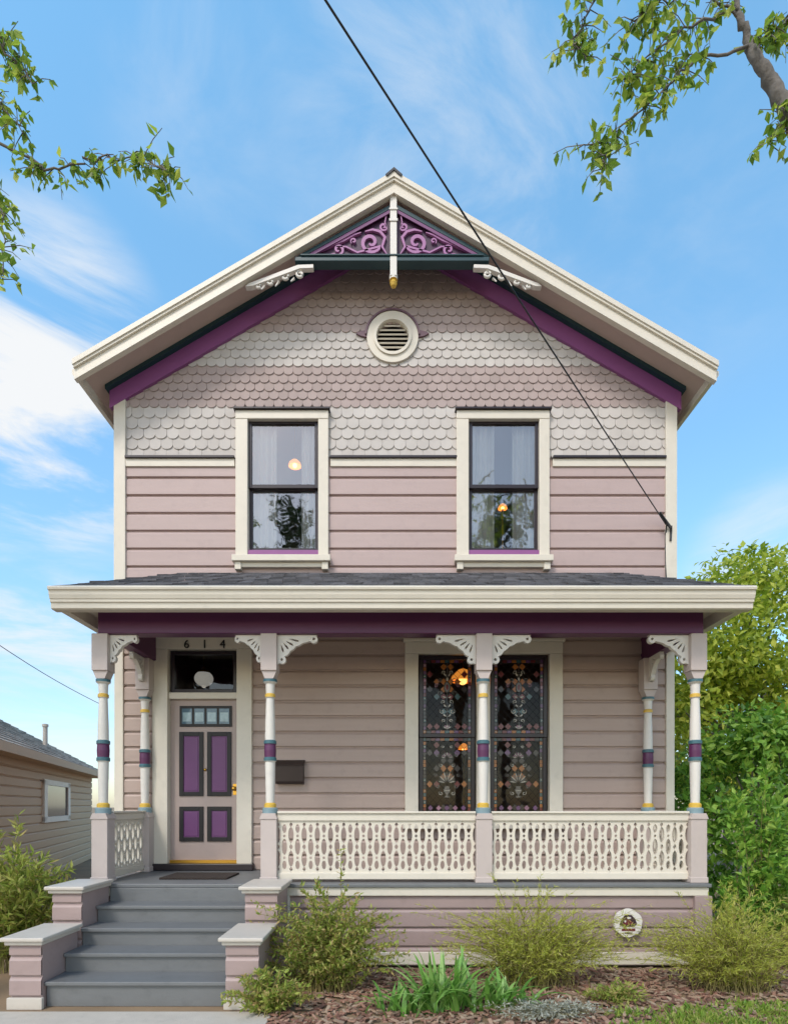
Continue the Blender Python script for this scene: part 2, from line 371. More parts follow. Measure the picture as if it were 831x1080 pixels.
for s in (-1, 1):
    def q(dx, py): return (cxp+s*dx*(DW+YT)/F, tz(py))
    tri = [q(4, 273.5), q(101, 273.5), q(4, 220)]
    m = MB(); m.prism(tri, YT, YT+.03); m.build('scroll_panel', PURPD, truss)
    # large flowing carved scrolls in lighter purple, standing proud of the dark panel
    m = MB()
    def band(pts, w0, w1):
        n = len(pts); m.ribbon([q(*p) for p in pts], [w0+(w1-w0)*abs(math.sin(math.pi*i/(n-1)))**.8 for i in range(n)], YT-.028, YT-.0005)
    def scroll(cx_, cy_, r0, r1, a0, tn, w0=.014, w1=.038, n=30):
        return [(cx_+(r0+(r1-r0)*k/n)*math.cos(a0+tn*2*math.pi*k/n), cy_+(r0+(r1-r0)*k/n)*math.sin(a0+tn*2*math.pi*k/n)) for k in range(n+1)]
    band(scroll(24, 257.5, 1.5, 11.5, .6, 1.35)+[(38, 268), (50, 262), (60, 262)], .014, .042)
    band(scroll(58, 265, 1.0, 6.2, 2.4, -1.25)+[(70, 271), (84, 271), (95, 272.5)], .010, .030)
    band(scroll(10.5, 241, .8, 4.2, 1.2, 1.2)+[(9, 236), (8, 231), (7, 226)], .010, .026)
    band([(7, 270), (12, 262), (9, 252), (14, 246), (22, 244), (30, 246)], .010, .034)
    band([(34, 247), (42, 249.5), (52, 255), (62, 259), (74, 264), (84, 269)], .008, .030)
    band([(14, 271.5), (26, 271), (38, 272), (50, 271.5)], .008, .024)
    band(scroll(42, 256, .6, 3.2, .3, 1.1), .008, .018)
    m.build('panel_scroll', PURPL, truss)
    m = MB(); m.prism([q(4, 220), q(101, 273.5), q(94, 273.5), q(4, 224)], YT-.045, YT-.0295); m.build('panel_border', GREEN, truss)
    m = MB(); m.prism([q(4, 224.2), q(93.6, 273.4), q(87, 273.4), q(4, 227.8)], YT-.04, YT-.0295); m.prism([q(4, 270.8), q(90, 270.8), q(94, 273.3), q(4, 273.3)], YT-.039, YT-.0294); m.build('panel_bead', PURPM, truss)
    def b(px, py): return (cxp+s*px*(DW+YT)/F, tz(py))
    m = MB(); yb_ = YT-.03
    m.prism([b(84, 283), b(100, 283.5), b(152, 303), b(155, 306), b(148, 305.5), b(98, 287), b(84, 286.5)], yb_-.025, yb_+.035)
    for (cx_, cy_, r0, r1, a0, tn) in ((98, 291.5, .012, .052, .4, 1.25), (114, 294, .012, .055, 2.2, -1.3), (129, 299.5, .010, .046, .4, 1.25), (142, 304.2, .008, .03, 2.2, -1.2)):
        pts = []
        for k in range(26):
            t = k/25; a = (a0+tn*2*math.pi*t); rr_ = r0+(r1-r0)*t; c0 = b(cx_, cy_); pts.append((c0[0]+s*rr_*math.cos(a), yb_, c0[1]+rr_*math.sin(a)))
        m.tube(pts, [.010+.007*math.sin(math.pi*k/25) for k in range(26)], 6)
    for (a_, c_) in (((104, 296), (108, 299)), ((120, 299), (124, 304)), ((135, 304), (139, 307.5))):
        pa, pc = b(*a_), b(*c_); m.tube([(pa[0], yb_, pa[1]), (pc[0], yb_, pc[1])], [.016, .006], 6)
    m.build('scroll_bracket', WHITE, house)
# gable vent
ve = meshobj('gable_vent', shape_mesh(circ(*VC, .325, 48), [circ(*VC, .2, 40)], .06), CREAM, house, (0, -.022, 0))
meshobj('vent_moulding', shape_mesh(circ(*VC, .24, 48), [circ(*VC, .205, 40)], .02), CREAM, ve, (0, -.04, 0))
meshobj('vent_hood', shape_mesh(circ(*VC, .35, 30, 4, 176)+circ(*VC, .328, 30, 4, 176)[::-1], [], .07), EARP, ve, (0, -.01, 0))
for s in (-1, 1):
    m = MB(); m.prism([(VC[0]+s*.328, VC[1]-.005), (VC[0]+s*.40, VC[1]+.01), (VC[0]+s*.465, VC[1]+.045), (VC[0]+s*.40, VC[1]+.07), (VC[0]+s*.322, VC[1]+.085)], -.05+.022, .0); m.build('vent_keystone', EARP, ve, .006)
m = MB()
for i in range(7):
    z = VC[1]-.17+i*.055; hw = math.sqrt(max(.2**2-(z+.01-VC[1])**2, .0004))
    m.prism([(-.02, z-.012), (-.01, z-.022), (.055, z+.04), (.045, z+.05)], VC[0]-hw, VC[0]+hw, 'x')
m.build('vent_louvre', CREAM, ve)
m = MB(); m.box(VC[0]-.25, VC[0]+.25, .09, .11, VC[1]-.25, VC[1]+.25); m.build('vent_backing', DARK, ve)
# upper windows
for i, (a, b, c, d) in enumerate(UW):
    X = lambda p: PX(p, -.03); Z = lambda p: PZ(p, -.03)
    m = MB()
    x0, x1 = PX(a+1, .0), PX(b-1, .0); zt_, zb_ = PZ(c+1, 0), PZ(581, 0); zm = PZ(514, 0)
    fw = .048
    for (u, v, za, zb, y) in ((x0, x1, zm-.02, zt_, .0), (x0, x1, zb_, zm+.02, .045)):
        m.box(u, u+fw, y-.02, y+.022, za, zb); m.box(v-fw, v, y-.02, y+.022, za, zb)
        m.box(u+fw, v-fw, y-.019, y+.021, zb-fw, zb); m.box(u+fw, v-fw, y-.019, y+.021, za, za+fw)
    win = m.build('sash_window', BLACKP, house, .004)
    m = MB(); m.add([(x0+fw, .001, zm), (x1-fw, .001, zm), (x1-fw, .001, zt_-fw), (x0+fw, .001, zt_-fw)], [(0, 1, 2, 3)])
    m.add([(x0+fw, .046, zb_+fw), (x1-fw, .046, zb_+fw), (x1-fw, .046, zm), (x0+fw, .046, zm)], [(0, 1, 2, 3)]); m.build('pane', GLASS, win)
    l, r_ = X(a-11.8), X(b+9.8)
    m = MB(); m.box(l, X(a+1), -.075, .03, Z(588), Z(c+1)); m.box(X(b-1), r_, -.075, .03, Z(588), Z(c+1)); m.box(l-.0, r_+.0, -.078, .03, Z(c+1)+.001, Z(c-8))
    m.build('casing', CREAM, win, .008)
    m = MB(); m.box(l-.02, r_+.02, -.11, 0, Z(c-8)+.001, Z(c-10)); m.build('head_cap', BLACKP, win, .004)
    m = MB(); m.box(X(a), X(b), -.06, .05, Z(588)+.001, Z(581)); m.build('bottom_rail', PURPLE, win, .004)
    m = MB(); m.box(l-.03, r_+.03, -.14, .02, Z(595), Z(588.5)); m.box(l, r_, -.09, 0, Z(600), Z(595)-.001)
    m.box(l, l+.08, -.11, -.02, Z(603), Z(595)-.002); m.box(r_-.08, r_, -.11, -.02, Z(603), Z(595)-.002); m.build('sill', CREAM, win, .006)
def curtain(x0, x1, z0, z1, y, label, amp=.022, waves=5):
    rt = tag(empty('curtain', ((x0+x1)/2, y, z0)), label, 'curtain', None)
    m = MB(); n = 44; vs = []
    for k in range(n+1):
        t = k/n; x = x0+(x1-x0)*t; yy = y+amp*math.sin(t*waves*2*math.pi)+.01*math.sin(t*17)
        vs += [(x, yy, z0), (x, yy*1.0+.0, z1)]
    m.add(vs, [(2*k, 2*k+2, 2*k+3, 2*k+1) for k in range(n)], 0, True); m.build('curtain_cloth', CURT, rt)
    m = MB(); m.tube([(x0-.03, y, z1), (x1+.03, y, z1)], .012, 8); m.build('curtain_rod', BRASS, rt)
zc0, zc1 = PZ(588, .1), PZ(446, .1)
curtain(PX(256, .1), PX(292, .1), zc0, zc1, .1, 'pale sheer curtain at the left edge of the upper left window')
curtain(PX(318, .1), PX(340, .1), zc0, zc1, .1, 'pale sheer curtain at the right edge of the upper left window, beside the lit lamp')
curtain(PX(489, .1), PX(521, .1), zc0, zc1, .1, 'pale sheer curtain at the left edge of the upper right window')
curtain(PX(540, .1), PX(572, .1), zc0, zc1, .1, 'pale sheer curtain at the right edge of the upper right window')
def lamp(px, py, Y, end, label, r=.08, name='pendant_lamp', shade=None, bulb=None):
    p = PP(px, py, Y); up = end > p.z
    rt = tag(empty(name, (p.x, p.y, p.z if up else end)), label, 'lamp')
    m = MB()
    if up: m.tube([(p.x, p.y, p.z+r), (p.x, p.y, end)], .008, 6); m.lathe([(.05, end-.03, 0), (.05, end, 0), (.001, end, 0)], p.x, p.y, 12); m.build('rod', BRASS, rt)
    else: m.tube([(p.x, p.y, p.z+r*.8), (p.x, p.y, end)], .014, 8); m.lathe([(.14, end, 0), (.13, end+.02, 0), (.02, end+.05, 0)], p.x, p.y, 16); m.build('lamp_stand', BRASS, rt)
    m = MB(); m.sphere(p, r*.5, 14); m.build('bulb', bulb or WARM, rt)
    m = MB(); m.lathe([(r*1.4, p.z-.01, 0), (r*1.3, p.z+r*.5, 0), (r*.6, p.z+r*1.2, 0), (.012, p.z+r*1.4, 0)], p.x, p.y, 16); m.build('lamp_shade', shade or AMBER, rt)
lamp(311, 491, .6, 7.0, 'lit amber pendant lamp inside the upper left window', .062)
lamp(488, 718, .7, 4.2, 'lit amber pendant lamp high inside the large ground floor window', .12)
lamp(489, 790, 1.4, FLOOR, 'small lit amber standing lamp lower inside the large ground floor window', .06, 'standing_lamp')
lamp(530, 536, .6, 4.36, 'small lit amber lamp inside the upper right window', .045, 'standing_lamp')

# front door
X = lambda p: PX(p, 0); Z = lambda p: PZ(p, 0)
m = MB(); zb = FLOOR+.09; zdt = Z(738)
m.box(X(179), X(251), .03, .075, zb, zdt); door = m.build('front_door', DOORP, house, .004)
for (a, b, c, d) in ((188.5, 214, 772, 840), (218, 243.5, 772, 840), (188.5, 214, 851, 888), (218, 243.5, 851, 888)):
    m = MB(); x0, x1, z0, z1 = X(a), X(b), Z(d), Z(c); yy = .012; bw_ = .054
    m.box(x0, x0+bw_, yy, .03, z0, z1, 1); m.box(x1-bw_, x1, yy, .03, z0, z1, 1); m.box(x0+bw_, x1-bw_, yy+.001, .03, z1-bw_, z1, 1); m.box(x0+bw_, x1-bw_, yy+.001, .03, z0, z0+bw_, 1)
    m.box(x0+bw_, x1-bw_, .024, .03, z0+bw_, z1-bw_, 0); m.box(x0+bw_+.016, x1-bw_-.016, .018, .024, z0+bw_+.016, z1-bw_-.016, 0)
    m.build('door_panel', [DPURP, BLACKD], door, .004)
m = MB(); m.box(X(189), X(244), .015, .03, Z(766.5), Z(744.5), 0)
PANEL = M('dark_door_glass', (84, 108, 122), .05, .35, (7, 7, 7))
PANEL2 = M('light_door_glass', (150, 172, 178), .05, .35, (7, 7, 7))
for k in range(4):
    dx = (X(244)-X(189)-.03)/4
    xa = X(189)+.03+k*dx; xb = xa+dx-.03; za, zb_ = Z(766.5)+.035, Z(744.5)-.035
    m.box(xa, xb, .011, .015, za, zb_, 1)
    m.box(xa+.012, xb-.012, .0098, .0108, za+.03, zb_-.05, 2)
m.build('door_glass', [BLACKD, PANEL, PANEL2], door)
m = MB(); k0 = (X(247), -.02, Z(832)); m.sphere(k0, .03); m.tube([(k0[0], .03, k0[2]), (k0[0], -.02, k0[2])], .012, 10); m.box(k0[0]-.022, k0[0]+.022, .024, .03, k0[2]-.08, k0[2]+.06); m.build('door_knob', BRASS, door)
m = MB(); m.sphere((X(216), .015, Z(812)), .018); m.build('door_bell', BRASS, door)
m = MB(); m.box(X(179), X(251), -.0, .03, zb, zb+.035); m.build('kick_plate', BRASS, door)
m = MB(); m.box(X(160), X(269), -.12, .08, FLOOR+.002, zb-.002, 0); m.build('threshold', BLACKP, house, .01)
m = MB(); m.box(X(163), X(179), -.075, .09, FLOOR+.003, Z(686)); m.box(X(251), X(267), -.075, .09, FLOOR+.003, Z(686)); m.box(X(163), X(267), -.078, .09, Z(686)+.001, Z(673)); m.box(X(179)+.001, X(251)-.001, -.04, .09, Z(738)+.002, Z(731)); m.box(X(160), X(270), -.11, 0, Z(673)+.001, Z(670))
m.build('door_casing', CREAM, house, .008)
m = MB(); a, b, c, d = X(180), X(250), Z(730.5), Z(687)
m.box(a, a+.05, .0, .06, c, d); m.box(b-.05, b, .0, .06, c, d); m.box(a+.05, b-.05, .001, .059, c, c+.045); m.box(a+.05, b-.05, .001, .059, d-.045, d)
tr = m.build('transom_window', BLACKP, house, .004)
m = MB(); m.add([(a+.05, .03, c+.04), (b-.05, .03, c+.04), (b-.05, .03, d-.04), (a+.05, .03, d-.04)], [(0, 1, 2, 3)]); m.build('pane', GLASSD, tr)
for ch, px in (('6', 197), ('1', 216), ('4', 235)):
    meshobj('house_number', text_mesh(ch, .15, .006), IRON, house, (PX(px, -.08), -.086, PZ(680, -.08)))

# large stained glass window
m = MB()
a, b, c, d = X(427), X(592), Z(870), Z(679)
m.box(a, X(441), -.075, .03, c, Z(691)); m.box(X(578), b, -.075, .03, c, Z(691)); m.box(a, b, -.078, .03, Z(691)+.001, d); m.box(X(502), X(516), -.07, .04, c, Z(691)); m.box(a-.02, b+.02, -.11, 0, d+.001, d+.04)
def tg(n, c): return M(n, c, .2, .35, (11, 11, 11))
SG = [glass('sg_clear', (.55, .50, .44), -.022), tg('sg_violet', (96, 64, 100)), tg('sg_amber', (150, 92, 42)), tg('sg_ruby', (98, 38, 40)), tg('sg_pearl', (164, 158, 146)), tg('sg_teal', (58, 84, 88)), M('lead', (16, 14, 15), .6, .1), tg('sg_pink', (146, 106, 126)), tg('sg_smoke', (46, 40, 40)), tg('sg_etched', (96, 92, 88))]
fr = MB()
leaves2 = ((X(442), X(501)), (X(517), X(577)))
ztop, zmid, zbot = Z(692), Z(776), Z(864)
for (u, v) in leaves2:
    for (za, zb2, y) in ((zmid-.025, ztop, .0), (zbot, zmid+.025, .03)):
        fr.box(u, u+.05, y-.02, y+.025, za, zb2); fr.box(v-.05, v, y-.02, y+.025, za, zb2); fr.box(u+.05, v-.05, y-.019, y+.024, zb2-.05, zb2); fr.box(u+.05, v-.05, y-.019, y+.024, za, za+.05)
bw = fr.build('stained_glass_window', BLACKP, house, .004)
m.build('casing', CREAM, bw, .008)
m = MB(); m.box(a-.03, b+.03, -.14, .02, c-.05, c-.001); m.build('sill', CREAM, bw, .006)
for (u, v) in leaves2:
    rs = random.Random(3)
    for which, (za, zb2, y) in enumerate(((zmid+.025, ztop-.05, .004), (zbot+.05, zmid-.025, .034))):
        g = MB(); x0, x1 = u+.05, v-.05; w = x1-x0; h = zb2-za; xc = (x0+x1)/2
        def flat(poly, mi, lift=.0): g.prism(poly, y-lift-.002, y-lift, 'y', mi)
        g.add([(x0, y, za), (x1, y, za), (x1, y, zb2), (x0, y, zb2)], [(0, 1, 2, 3)], 0)
        def lead(p, q_, wd=.006, lift=.004, mi=6): g.ribbon([p, q_], wd, y-lift-.003, y-lift, mi)
        def curl(cx_, cz_, r0, r1, a0, tn, wd=.008, mi=4, n=20, lift=.007):
            g.ribbon([(cx_+(r0+(r1-r0)*k/n)*math.cos(a0+tn*2*math.pi*k/n), cz_+(r0+(r1-r0)*k/n)*math.sin(a0+tn*2*math.pi*k/n)) for k in range(n+1)], [wd*(.4+.6*math.sin(math.pi*k/n)) for k in range(n+1)], y-lift-.003, y-lift, mi)
        def petal(p, ang, ln, wd, mi, lift=.009):
            ca, sa = math.cos(ang), math.sin(ang)
            flat([(p[0]+ca*f*ln-sa*e*wd, p[1]+sa*f*ln+ca*e*wd) for f, e in ((0, 0), (.35, .4), (.7, .45), (1, 0), (.7, -.45), (.35, -.4))], mi, lift)
        bd = .042; nv = int(h/.045)
        ix0, ix1, iz0, iz1 = x0+bd, x1-bd, za+bd, zb2-bd
        iw, ih = ix1-ix0, iz1-iz0
        # fine diagonal quarries, some of them coloured
        nx_, nz_ = 6, 9; qx, qz = iw/nx_, ih/nz_
        for r_i in range(nz_):
            for c_i in range(nx_//2):
                pick = rs.random()
                mi = rs.choice((8, 8, 9, 1, 3, 5, 2)) if pick < .42 else None
                for sgn in (0, 1):
                    cc = c_i if not sgn else nx_-1-c_i
                    xm, zm2 = ix0+(cc+.5)*qx, iz0+(r_i+.5)*qz
                    if mi is not None: flat([(xm-qx*.45, zm2), (xm, zm2-qz*.45), (xm+qx*.45, zm2), (xm, zm2+qz*.45)], mi, .0015)
                    for (dx, dz) in ((-1, 1), (1, 1), (1, -1), (-1, -1)):
                        lead((xm+dx*qx*.5, zm2), (xm, zm2+dz*qz*.5), .0035, .003)
        for k in range(nv):
            z0 = za+k*h/nv; z1 = z0+h/nv
            ch = rs.choice((8, 8, 5, 1, 2, 3, 7))
            for xx in (x0, x1-bd):
                flat(rect(xx+.004, xx+bd-.004, z0+.003, z1-.003), ch, .002)
                lead((xx, z0), (xx+bd, z0), .005)
                if k % 3 == 0: flat(circ(xx+bd/2, (z0+z1)/2, .008, 8), 4, .006)
        for zz in (za, zb2-bd):
            for k in range(9):
                wx = (w-2*bd)/9; xx = ix0+k*wx
                flat(rect(xx+.003, xx+wx-.003, zz+.004, zz+bd-.004), (8, 3, 1, 2, 5, 2, 1, 3, 8)[k], .002)
        for xx in (ix0, ix1): lead((xx, za), (xx, zb2))
        for zz in (iz0, iz1): lead((x0, zz), (x1, zz))
        if which == 0:   # tall lacy finial with scrolls
            lead((xc, iz0), (xc, iz1), .006, .005, 9)
            zc = iz0+ih*.64
            flat(ell(xc, zc, .042, .075), 6, .006); flat(ell(xc, zc, .034, .065), 9, .0085); flat(ell(xc, zc, .016, .036), 3, .011)
            for s in (-1, 1):
                for (fz, r_, dx) in ((.86, .026, .045), (.74, .034, .085), (.55, .034, .085), (.42, .028, .05), (.28, .034, .065), (.14, .026, .045)):
                    curl(xc+s*dx, iz0+ih*fz, .004, r_, 0 if s > 0 else math.pi, 1.15*s*(1 if int(fz*100) % 4 < 2 else -1), .009, 4 if dx < .08 else 9)
                for (fz, a_) in ((.34, .9), (.20, .7), (.48, .4), (.80, .9)): petal((xc+s*.012, iz0+ih*fz), a_ if s > 0 else math.pi-a_, .05, .022, 4)
                curl(xc+s*.135, zc+.02, .004, .03, math.pi/2, 1.2*s, .007, 7)
            petal((xc, zc+.07), math.pi/2, .06, .03, 4)
            for k in range(5): petal((xc, iz0+ih*.02), R(30+30*k), .06, .018, 7 if k % 2 else 4)
        else:           # pale lacy palmette over a slim vase, pink lozenges along the foot
            ub = iz0+ih*.20; ut = iz0+ih*.36
            urn = [(.0, 0), (.034, 0), (.030, .08), (.010, .16), (.012, .28), (.038, .5), (.042, .7), (.024, .86), (.034, 1), (0, 1)]
            flat([(xc+a_, ub+(ut-ub)*t) for a_, t in urn]+[(xc-a_, ub+(ut-ub)*t) for a_, t in urn[-2:0:-1]], 9, .006)
            g.ribbon([(xc-.036, ub+(ut-ub)*.6), (xc+.036, ub+(ut-ub)*.6)], .007, y-.012, y-.009, 4)
            for k in range(11):
                an = R(12+k*15.6); ln = .085+.05*math.sin(R(12+k*15.6))
                petal((xc+.02*math.cos(an), ut+.04+.02*math.sin(an)), an, ln, .014, 4 if k % 2 == 0 else 9)
            zf = iz0+ih*.76
            for k in range(9):
                an = R(10+k*20); petal((xc+.018*math.cos(an), zf+.018*math.sin(an)), an, .06, .011, 4 if k % 2 == 0 else 7)
            for s in (-1, 1):
                for (fz, r_, dx) in ((.26, .028, .075), (.36, .030, .115), (.52, .026, .14), (.66, .028, .075), (.80, .026, .12), (.92, .02, .05)):
                    curl(xc+s*dx, iz0+ih*fz, .004, r_, 0 if s > 0 else math.pi, 1.15*s, .008, 9 if dx > .1 else 4)
            for k in range(5):
                cx_ = ix0+(k+.5)*iw/5
                flat([(cx_-.034, iz0+.046), (cx_, iz0+.008), (cx_+.034, iz0+.046), (cx_, iz0+.084)], (1, 7)[k % 2], .008)
        g.build('stained_glass', SG, bw)

# porch structure
YC = -1.14
ceil_z = 3.885
FX0, FX1 = -3.3, PX(751, -1.3)
m = MB(); m.box(FX0, FX1, -1.3, .0, FLOOR-.04, FLOOR)
m.build('porch_floor', GREY, house, .008)
m = MB(); m.box(FX0+.02, FX1-.02, -1.275, -1.2, FLOOR-.13, FLOOR-.041); m.build('porch_edge_board', CREAM, house, .006)
m = MB(); siding(m, FX0+.04, FX1-.04, .02, FLOOR-.13, [], .2, -1.21); m.box(FX0+.04, FX0+.1, -1.2, 0, .0, .77); m.box(FX1-.1, FX1-.04, -1.2, 0, .0, .77); m.build('porch_skirt', PIER, house)
m = MB(); m.box(-1.1, FX1-.02, -1.265, -1.2, PZ(1018, -1.26), PZ(1005, -1.26)); m.build('skirt_water_table', CREAM, house, .006)
m = MB(); m.box(FX1-.17, FX1+.01, -1.29, -1.15, 0, FLOOR-.131); m.build('skirt_corner_post', PIER, house, .006)
m = MB(); m.box(PX(297, -1.3), PX(305, -1.3), -1.29, -1.2, 0, FLOOR-.131); m.build('skirt_corner_board', CREAM, house, .006)
BX0, BX1 = PX(103, -1.22), PX(742, -1.22)
m = MB(); m.box(BX0, BX1, -1.22, -1.06, PZ(668, -1.22), 3.9)
m.box(BX0, BX0+.14, -1.059, -.0, PZ(668, -1.22)+.002, 3.899); m.box(BX1-.14, BX1, -1.059, -.0, PZ(668, -1.22)+.002, 3.899)
m.build('porch_beam', PLUM, house, .008)
m = MB(); m.box(BX0+.14, BX1-.14, -1.06, 0, ceil_z, ceil_z+.03); m.build('porch_ceiling', CEIL, house)
GX0, GX1, GY = PX(53, -1.6), PX(795, -1.6), -1.6
ze, zw, ye = 3.885, PZ(604, 0), -1.6
m = MB()
hx0, hx1 = GX0+.75, GX1-.75
nc = 8
for i in range(nc):
    t0, t1 = i/nc, (i+1)/nc
    def at(t, s): return (GX0+(hx0-GX0)*t if s < 0 else GX1+(hx1-GX1)*t, ye-.03+(0-ye+.03)*t, ze+(zw-ze)*t)
    A, B, C, D = at(t0, -1), at(t0, 1), at(t1, 1), at(t1, -1); lift = .013
    n_ = 42
    for k in range(n_):
        f0, f1 = k/n_, (k+1)/n_-.0006; lf = lift*random.uniform(.6, 1.4); sh = (i % 2)*.012
        def L_(P, Q, f): return (P[0]+(Q[0]-P[0])*f, P[1]+(Q[1]-P[1])*f, P[2]+(Q[2]-P[2])*f)
        f0b, f1b = min(f0+sh, 1), min(f1+sh, 1)
        a_, b_, c_, d_ = L_(A, B, f0b), L_(A, B, f1b), L_(D, C, f1b), L_(D, C, f0b)
        m.add([(a_[0], a_[1], a_[2]+lf), (b_[0], b_[1], b_[2]+lf), c_, d_, a_, b_], [(0, 1, 2, 3), (4, 5, 1, 0)])
for s in (-1, 1):
    gx = GX0 if s < 0 else GX1; hx = hx0 if s < 0 else hx1
    m.add([(gx, ye-.03, ze), (gx, .0, ze), (hx, .0, zw)], [(0, 1, 2)])
pr = m.build('porch_roof', ROOF, house)
m = MB(); m.box(GX0+.03, GX1-.03, -1.55, -1.221, 3.80, 3.83); m.box(GX0+.03, BX0-.001, -1.22, 0, 3.80, 3.83); m.box(BX1+.001, GX1-.03, -1.22, 0, 3.80, 3.83); m.build('porch_soffit', CEIL, pr)
prof = [(0, .205), (-.025, .212), (-.035, .197), (-.03, .176), (-.012, .168), (-.008, .132), (.004, .096), (.012, .092), (.014, .067), (.03, .061), (.034, .01), (.05, 0), (.13, 0), (.13, .205)]
zg = PZ(642, -1.6)
m = MB(); m.prism([(-1.62+p[0], zg+p[1]) for p in prof], GX0, GX1, 'x')
m.prism([(GX0+p[0], zg+p[1]-.001) for p in prof], -1.49, -.0, 'y'); m.prism([(GX1-p[0], zg+p[1]-.001) for p in prof], -1.49, -.0, 'y')
m.build('porch_gutter', CREAM, pr)
# columns
def zc_(py): return PZ(py, YC)
prof_col = [(.08, 859, 1), (.083, 853, 1), (.064, 852, 2), (.064, 848.5, 2), (.046, 847, 0), (.053, 815, 0), (.055, 804, 0), (.068, 803, 4), (.068, 800, 4), (.060, 799, 3), (.064, 792, 3), (.060, 786, 3), (.068, 785, 4), (.068, 782, 4), (.055, 781, 0), (.053, 765, 0), (.043, 737, 0), (.055, 736, 2), (.055, 733, 2), (.045, 732, 0), (.05, 722, 0), (.074, 720, 4), (.074, 717.2, 4), (.045, 717.1, 0)]
def arc(cx, cz, r, a0, a1, n=9): return [(cx+r*math.cos(R(a0+(a1-a0)*i/n)), cz+r*math.sin(R(a0+(a1-a0)*i/n))) for i in range(n+1)]
fan_out = [(0, 0), (.425, 0)]+arc(.385, -.045, .042, 60, -150)
for k in range(1, 14):
    t = k/14; qx = .35*(1-t)**2+.17*2*t*(1-t)+.085*t*t; qz = -.055*(1-t)**2-.10*2*t*(1-t)-.225*t*t
    rp = .011*abs(math.sin(t*math.pi*4)); fan_out.append((qx+rp*.6, qz-rp*.8))
fan_out += arc(.045, -.265, .043, 55, -120)+[(0, -.315)]
fan_holes = [circ(.385, -.042, .015, 10), circ(.043, -.262, .015, 10)]
for a_d, r1 in ((14, .23), (32, .19), (52, .178), (72, .185)):
    a = R(a_d); ca, sa = math.cos(a), math.sin(a); pts = []
    for (f, w_) in ((.5, 0), (.66, .006), (.85, .0105), (.96, .007), (1, 0), (.96, -.007), (.85, -.0105), (.66, -.006)):
        r_ = r1*f; pts.append((r_*ca+w_*sa+.005, -.012-(r_*sa-w_*ca)))
    fan_holes.append(pts)
fan_me = shape_mesh(fan_out, fan_holes, .05, 'fan_bracket'); fan_me.materials.append(WHITE)
fan_me_l = fan_me.copy(); fan_me_l.transform(Matrix.Scale(-1, 4, (1, 0, 0))); fan_me_l.flip_normals()
small = Matrix.Diagonal((.68, 1, .95, 1))
fan_s = fan_me.copy(); fan_s.transform(small); fan_sl = fan_me_l.copy(); fan_sl.transform(small)
beam_b = PZ(668, -1.22)
def column(cx, cy, left=None, right=None, back=None, front=None):
    m = MB(); m.lathe([(r_, zc_(py), mi) for r_, py, mi in prof_col], cx, cy, 20)
    c = m.build('porch_column', [WHITE, TEAL, YELL, PLUM, DTEAL], house)
    m = MB(); m.box(cx-.085, cx+.085, cy-.085, cy+.085, FLOOR+.001, zc_(864)); m.prism([(cx-.095, zc_(864)), (cx+.095, zc_(864)), (cx+.07, zc_(858)), (cx-.07, zc_(858))], cy-.095, cy+.095); m.box(cx-.094, cx+.094, cy-.094, cy+.094, FLOOR+.0005, FLOOR+.06); m.build('base_block', MAUVE2, c, .006)
    m = MB(); m.box(cx-.085, cx+.085, cy-.085, cy+.085, zc_(709), beam_b); m.prism([(cx-.08, zc_(709)-.001), (cx+.08, zc_(709)-.001), (cx+.046, zc_(717)), (cx-.046, zc_(717))], cy-.065, cy+.065); m.build('capital_block', MAUVE2, c, .006)
    if right: meshobj('fan_bracket', right, WHITE, c, (cx+.085, cy, beam_b-.002))
    if left: meshobj('fan_bracket', left, WHITE, c, (cx-.085, cy, beam_b-.002))
    if back: meshobj('fan_bracket', fan_s, WHITE, c, (cx, cy+.085, beam_b-.002), math.pi/2)
    if front: meshobj('fan_bracket', fan_s, WHITE, c, (cx, cy-.085, beam_b-.002), -math.pi/2)
CXS = [PX(109, YC), PX(285, YC), PX(509.5, YC), PX(733, YC)]
column(CXS[0], YC, None, fan_s, True); column(CXS[1], YC, fan_sl, fan_me); column(CXS[2], YC, fan_me_l, fan_me); column(CXS[3], YC, fan_me_l, None, True)
YB = -.14
BXS = [CXS[0]+.01, CXS[3]-.06]
column(BXS[0], YB, None, None, None, True); column(BXS[1], YB, None, None, None, True)
# railings
def bal_mesh(w):
    H0, H1 = FLOOR+.10, zc_(866)-.002; h = H1-H0; o_r, o_l = [], []
    N_ = 60
    for k in range(N_+1):
        t = k/N_
        gap = 0
        for c_, hw_, am in ((.27, .15, .19), (.73, .15, .19), (.5, .04, .12), (.07, .035, .11), (.93, .035, .11)):
            d_ = abs(t-c_)/hw_
            if d_ < 1: gap = max(gap, am*math.sqrt(1-d_*d_))
        ww = .492-gap; o_r.append((w*ww, h*t)); o_l.append((-w*ww, h*t))
    holes = [ell(0, h*.5, w*.20, h*.155), ell(0, h*.15, w*.16, h*.085, 12), ell(0, h*.85, w*.16, h*.085, 12), ell(0, h*.29, w*.10, h*.028, 10), ell(0, h*.71, w*.10, h*.028, 10)]
    me = shape_mesh(o_r+o_l[::-1], holes, .03, 'baluster'); me.materials.append(CREAM)
    return me, H0
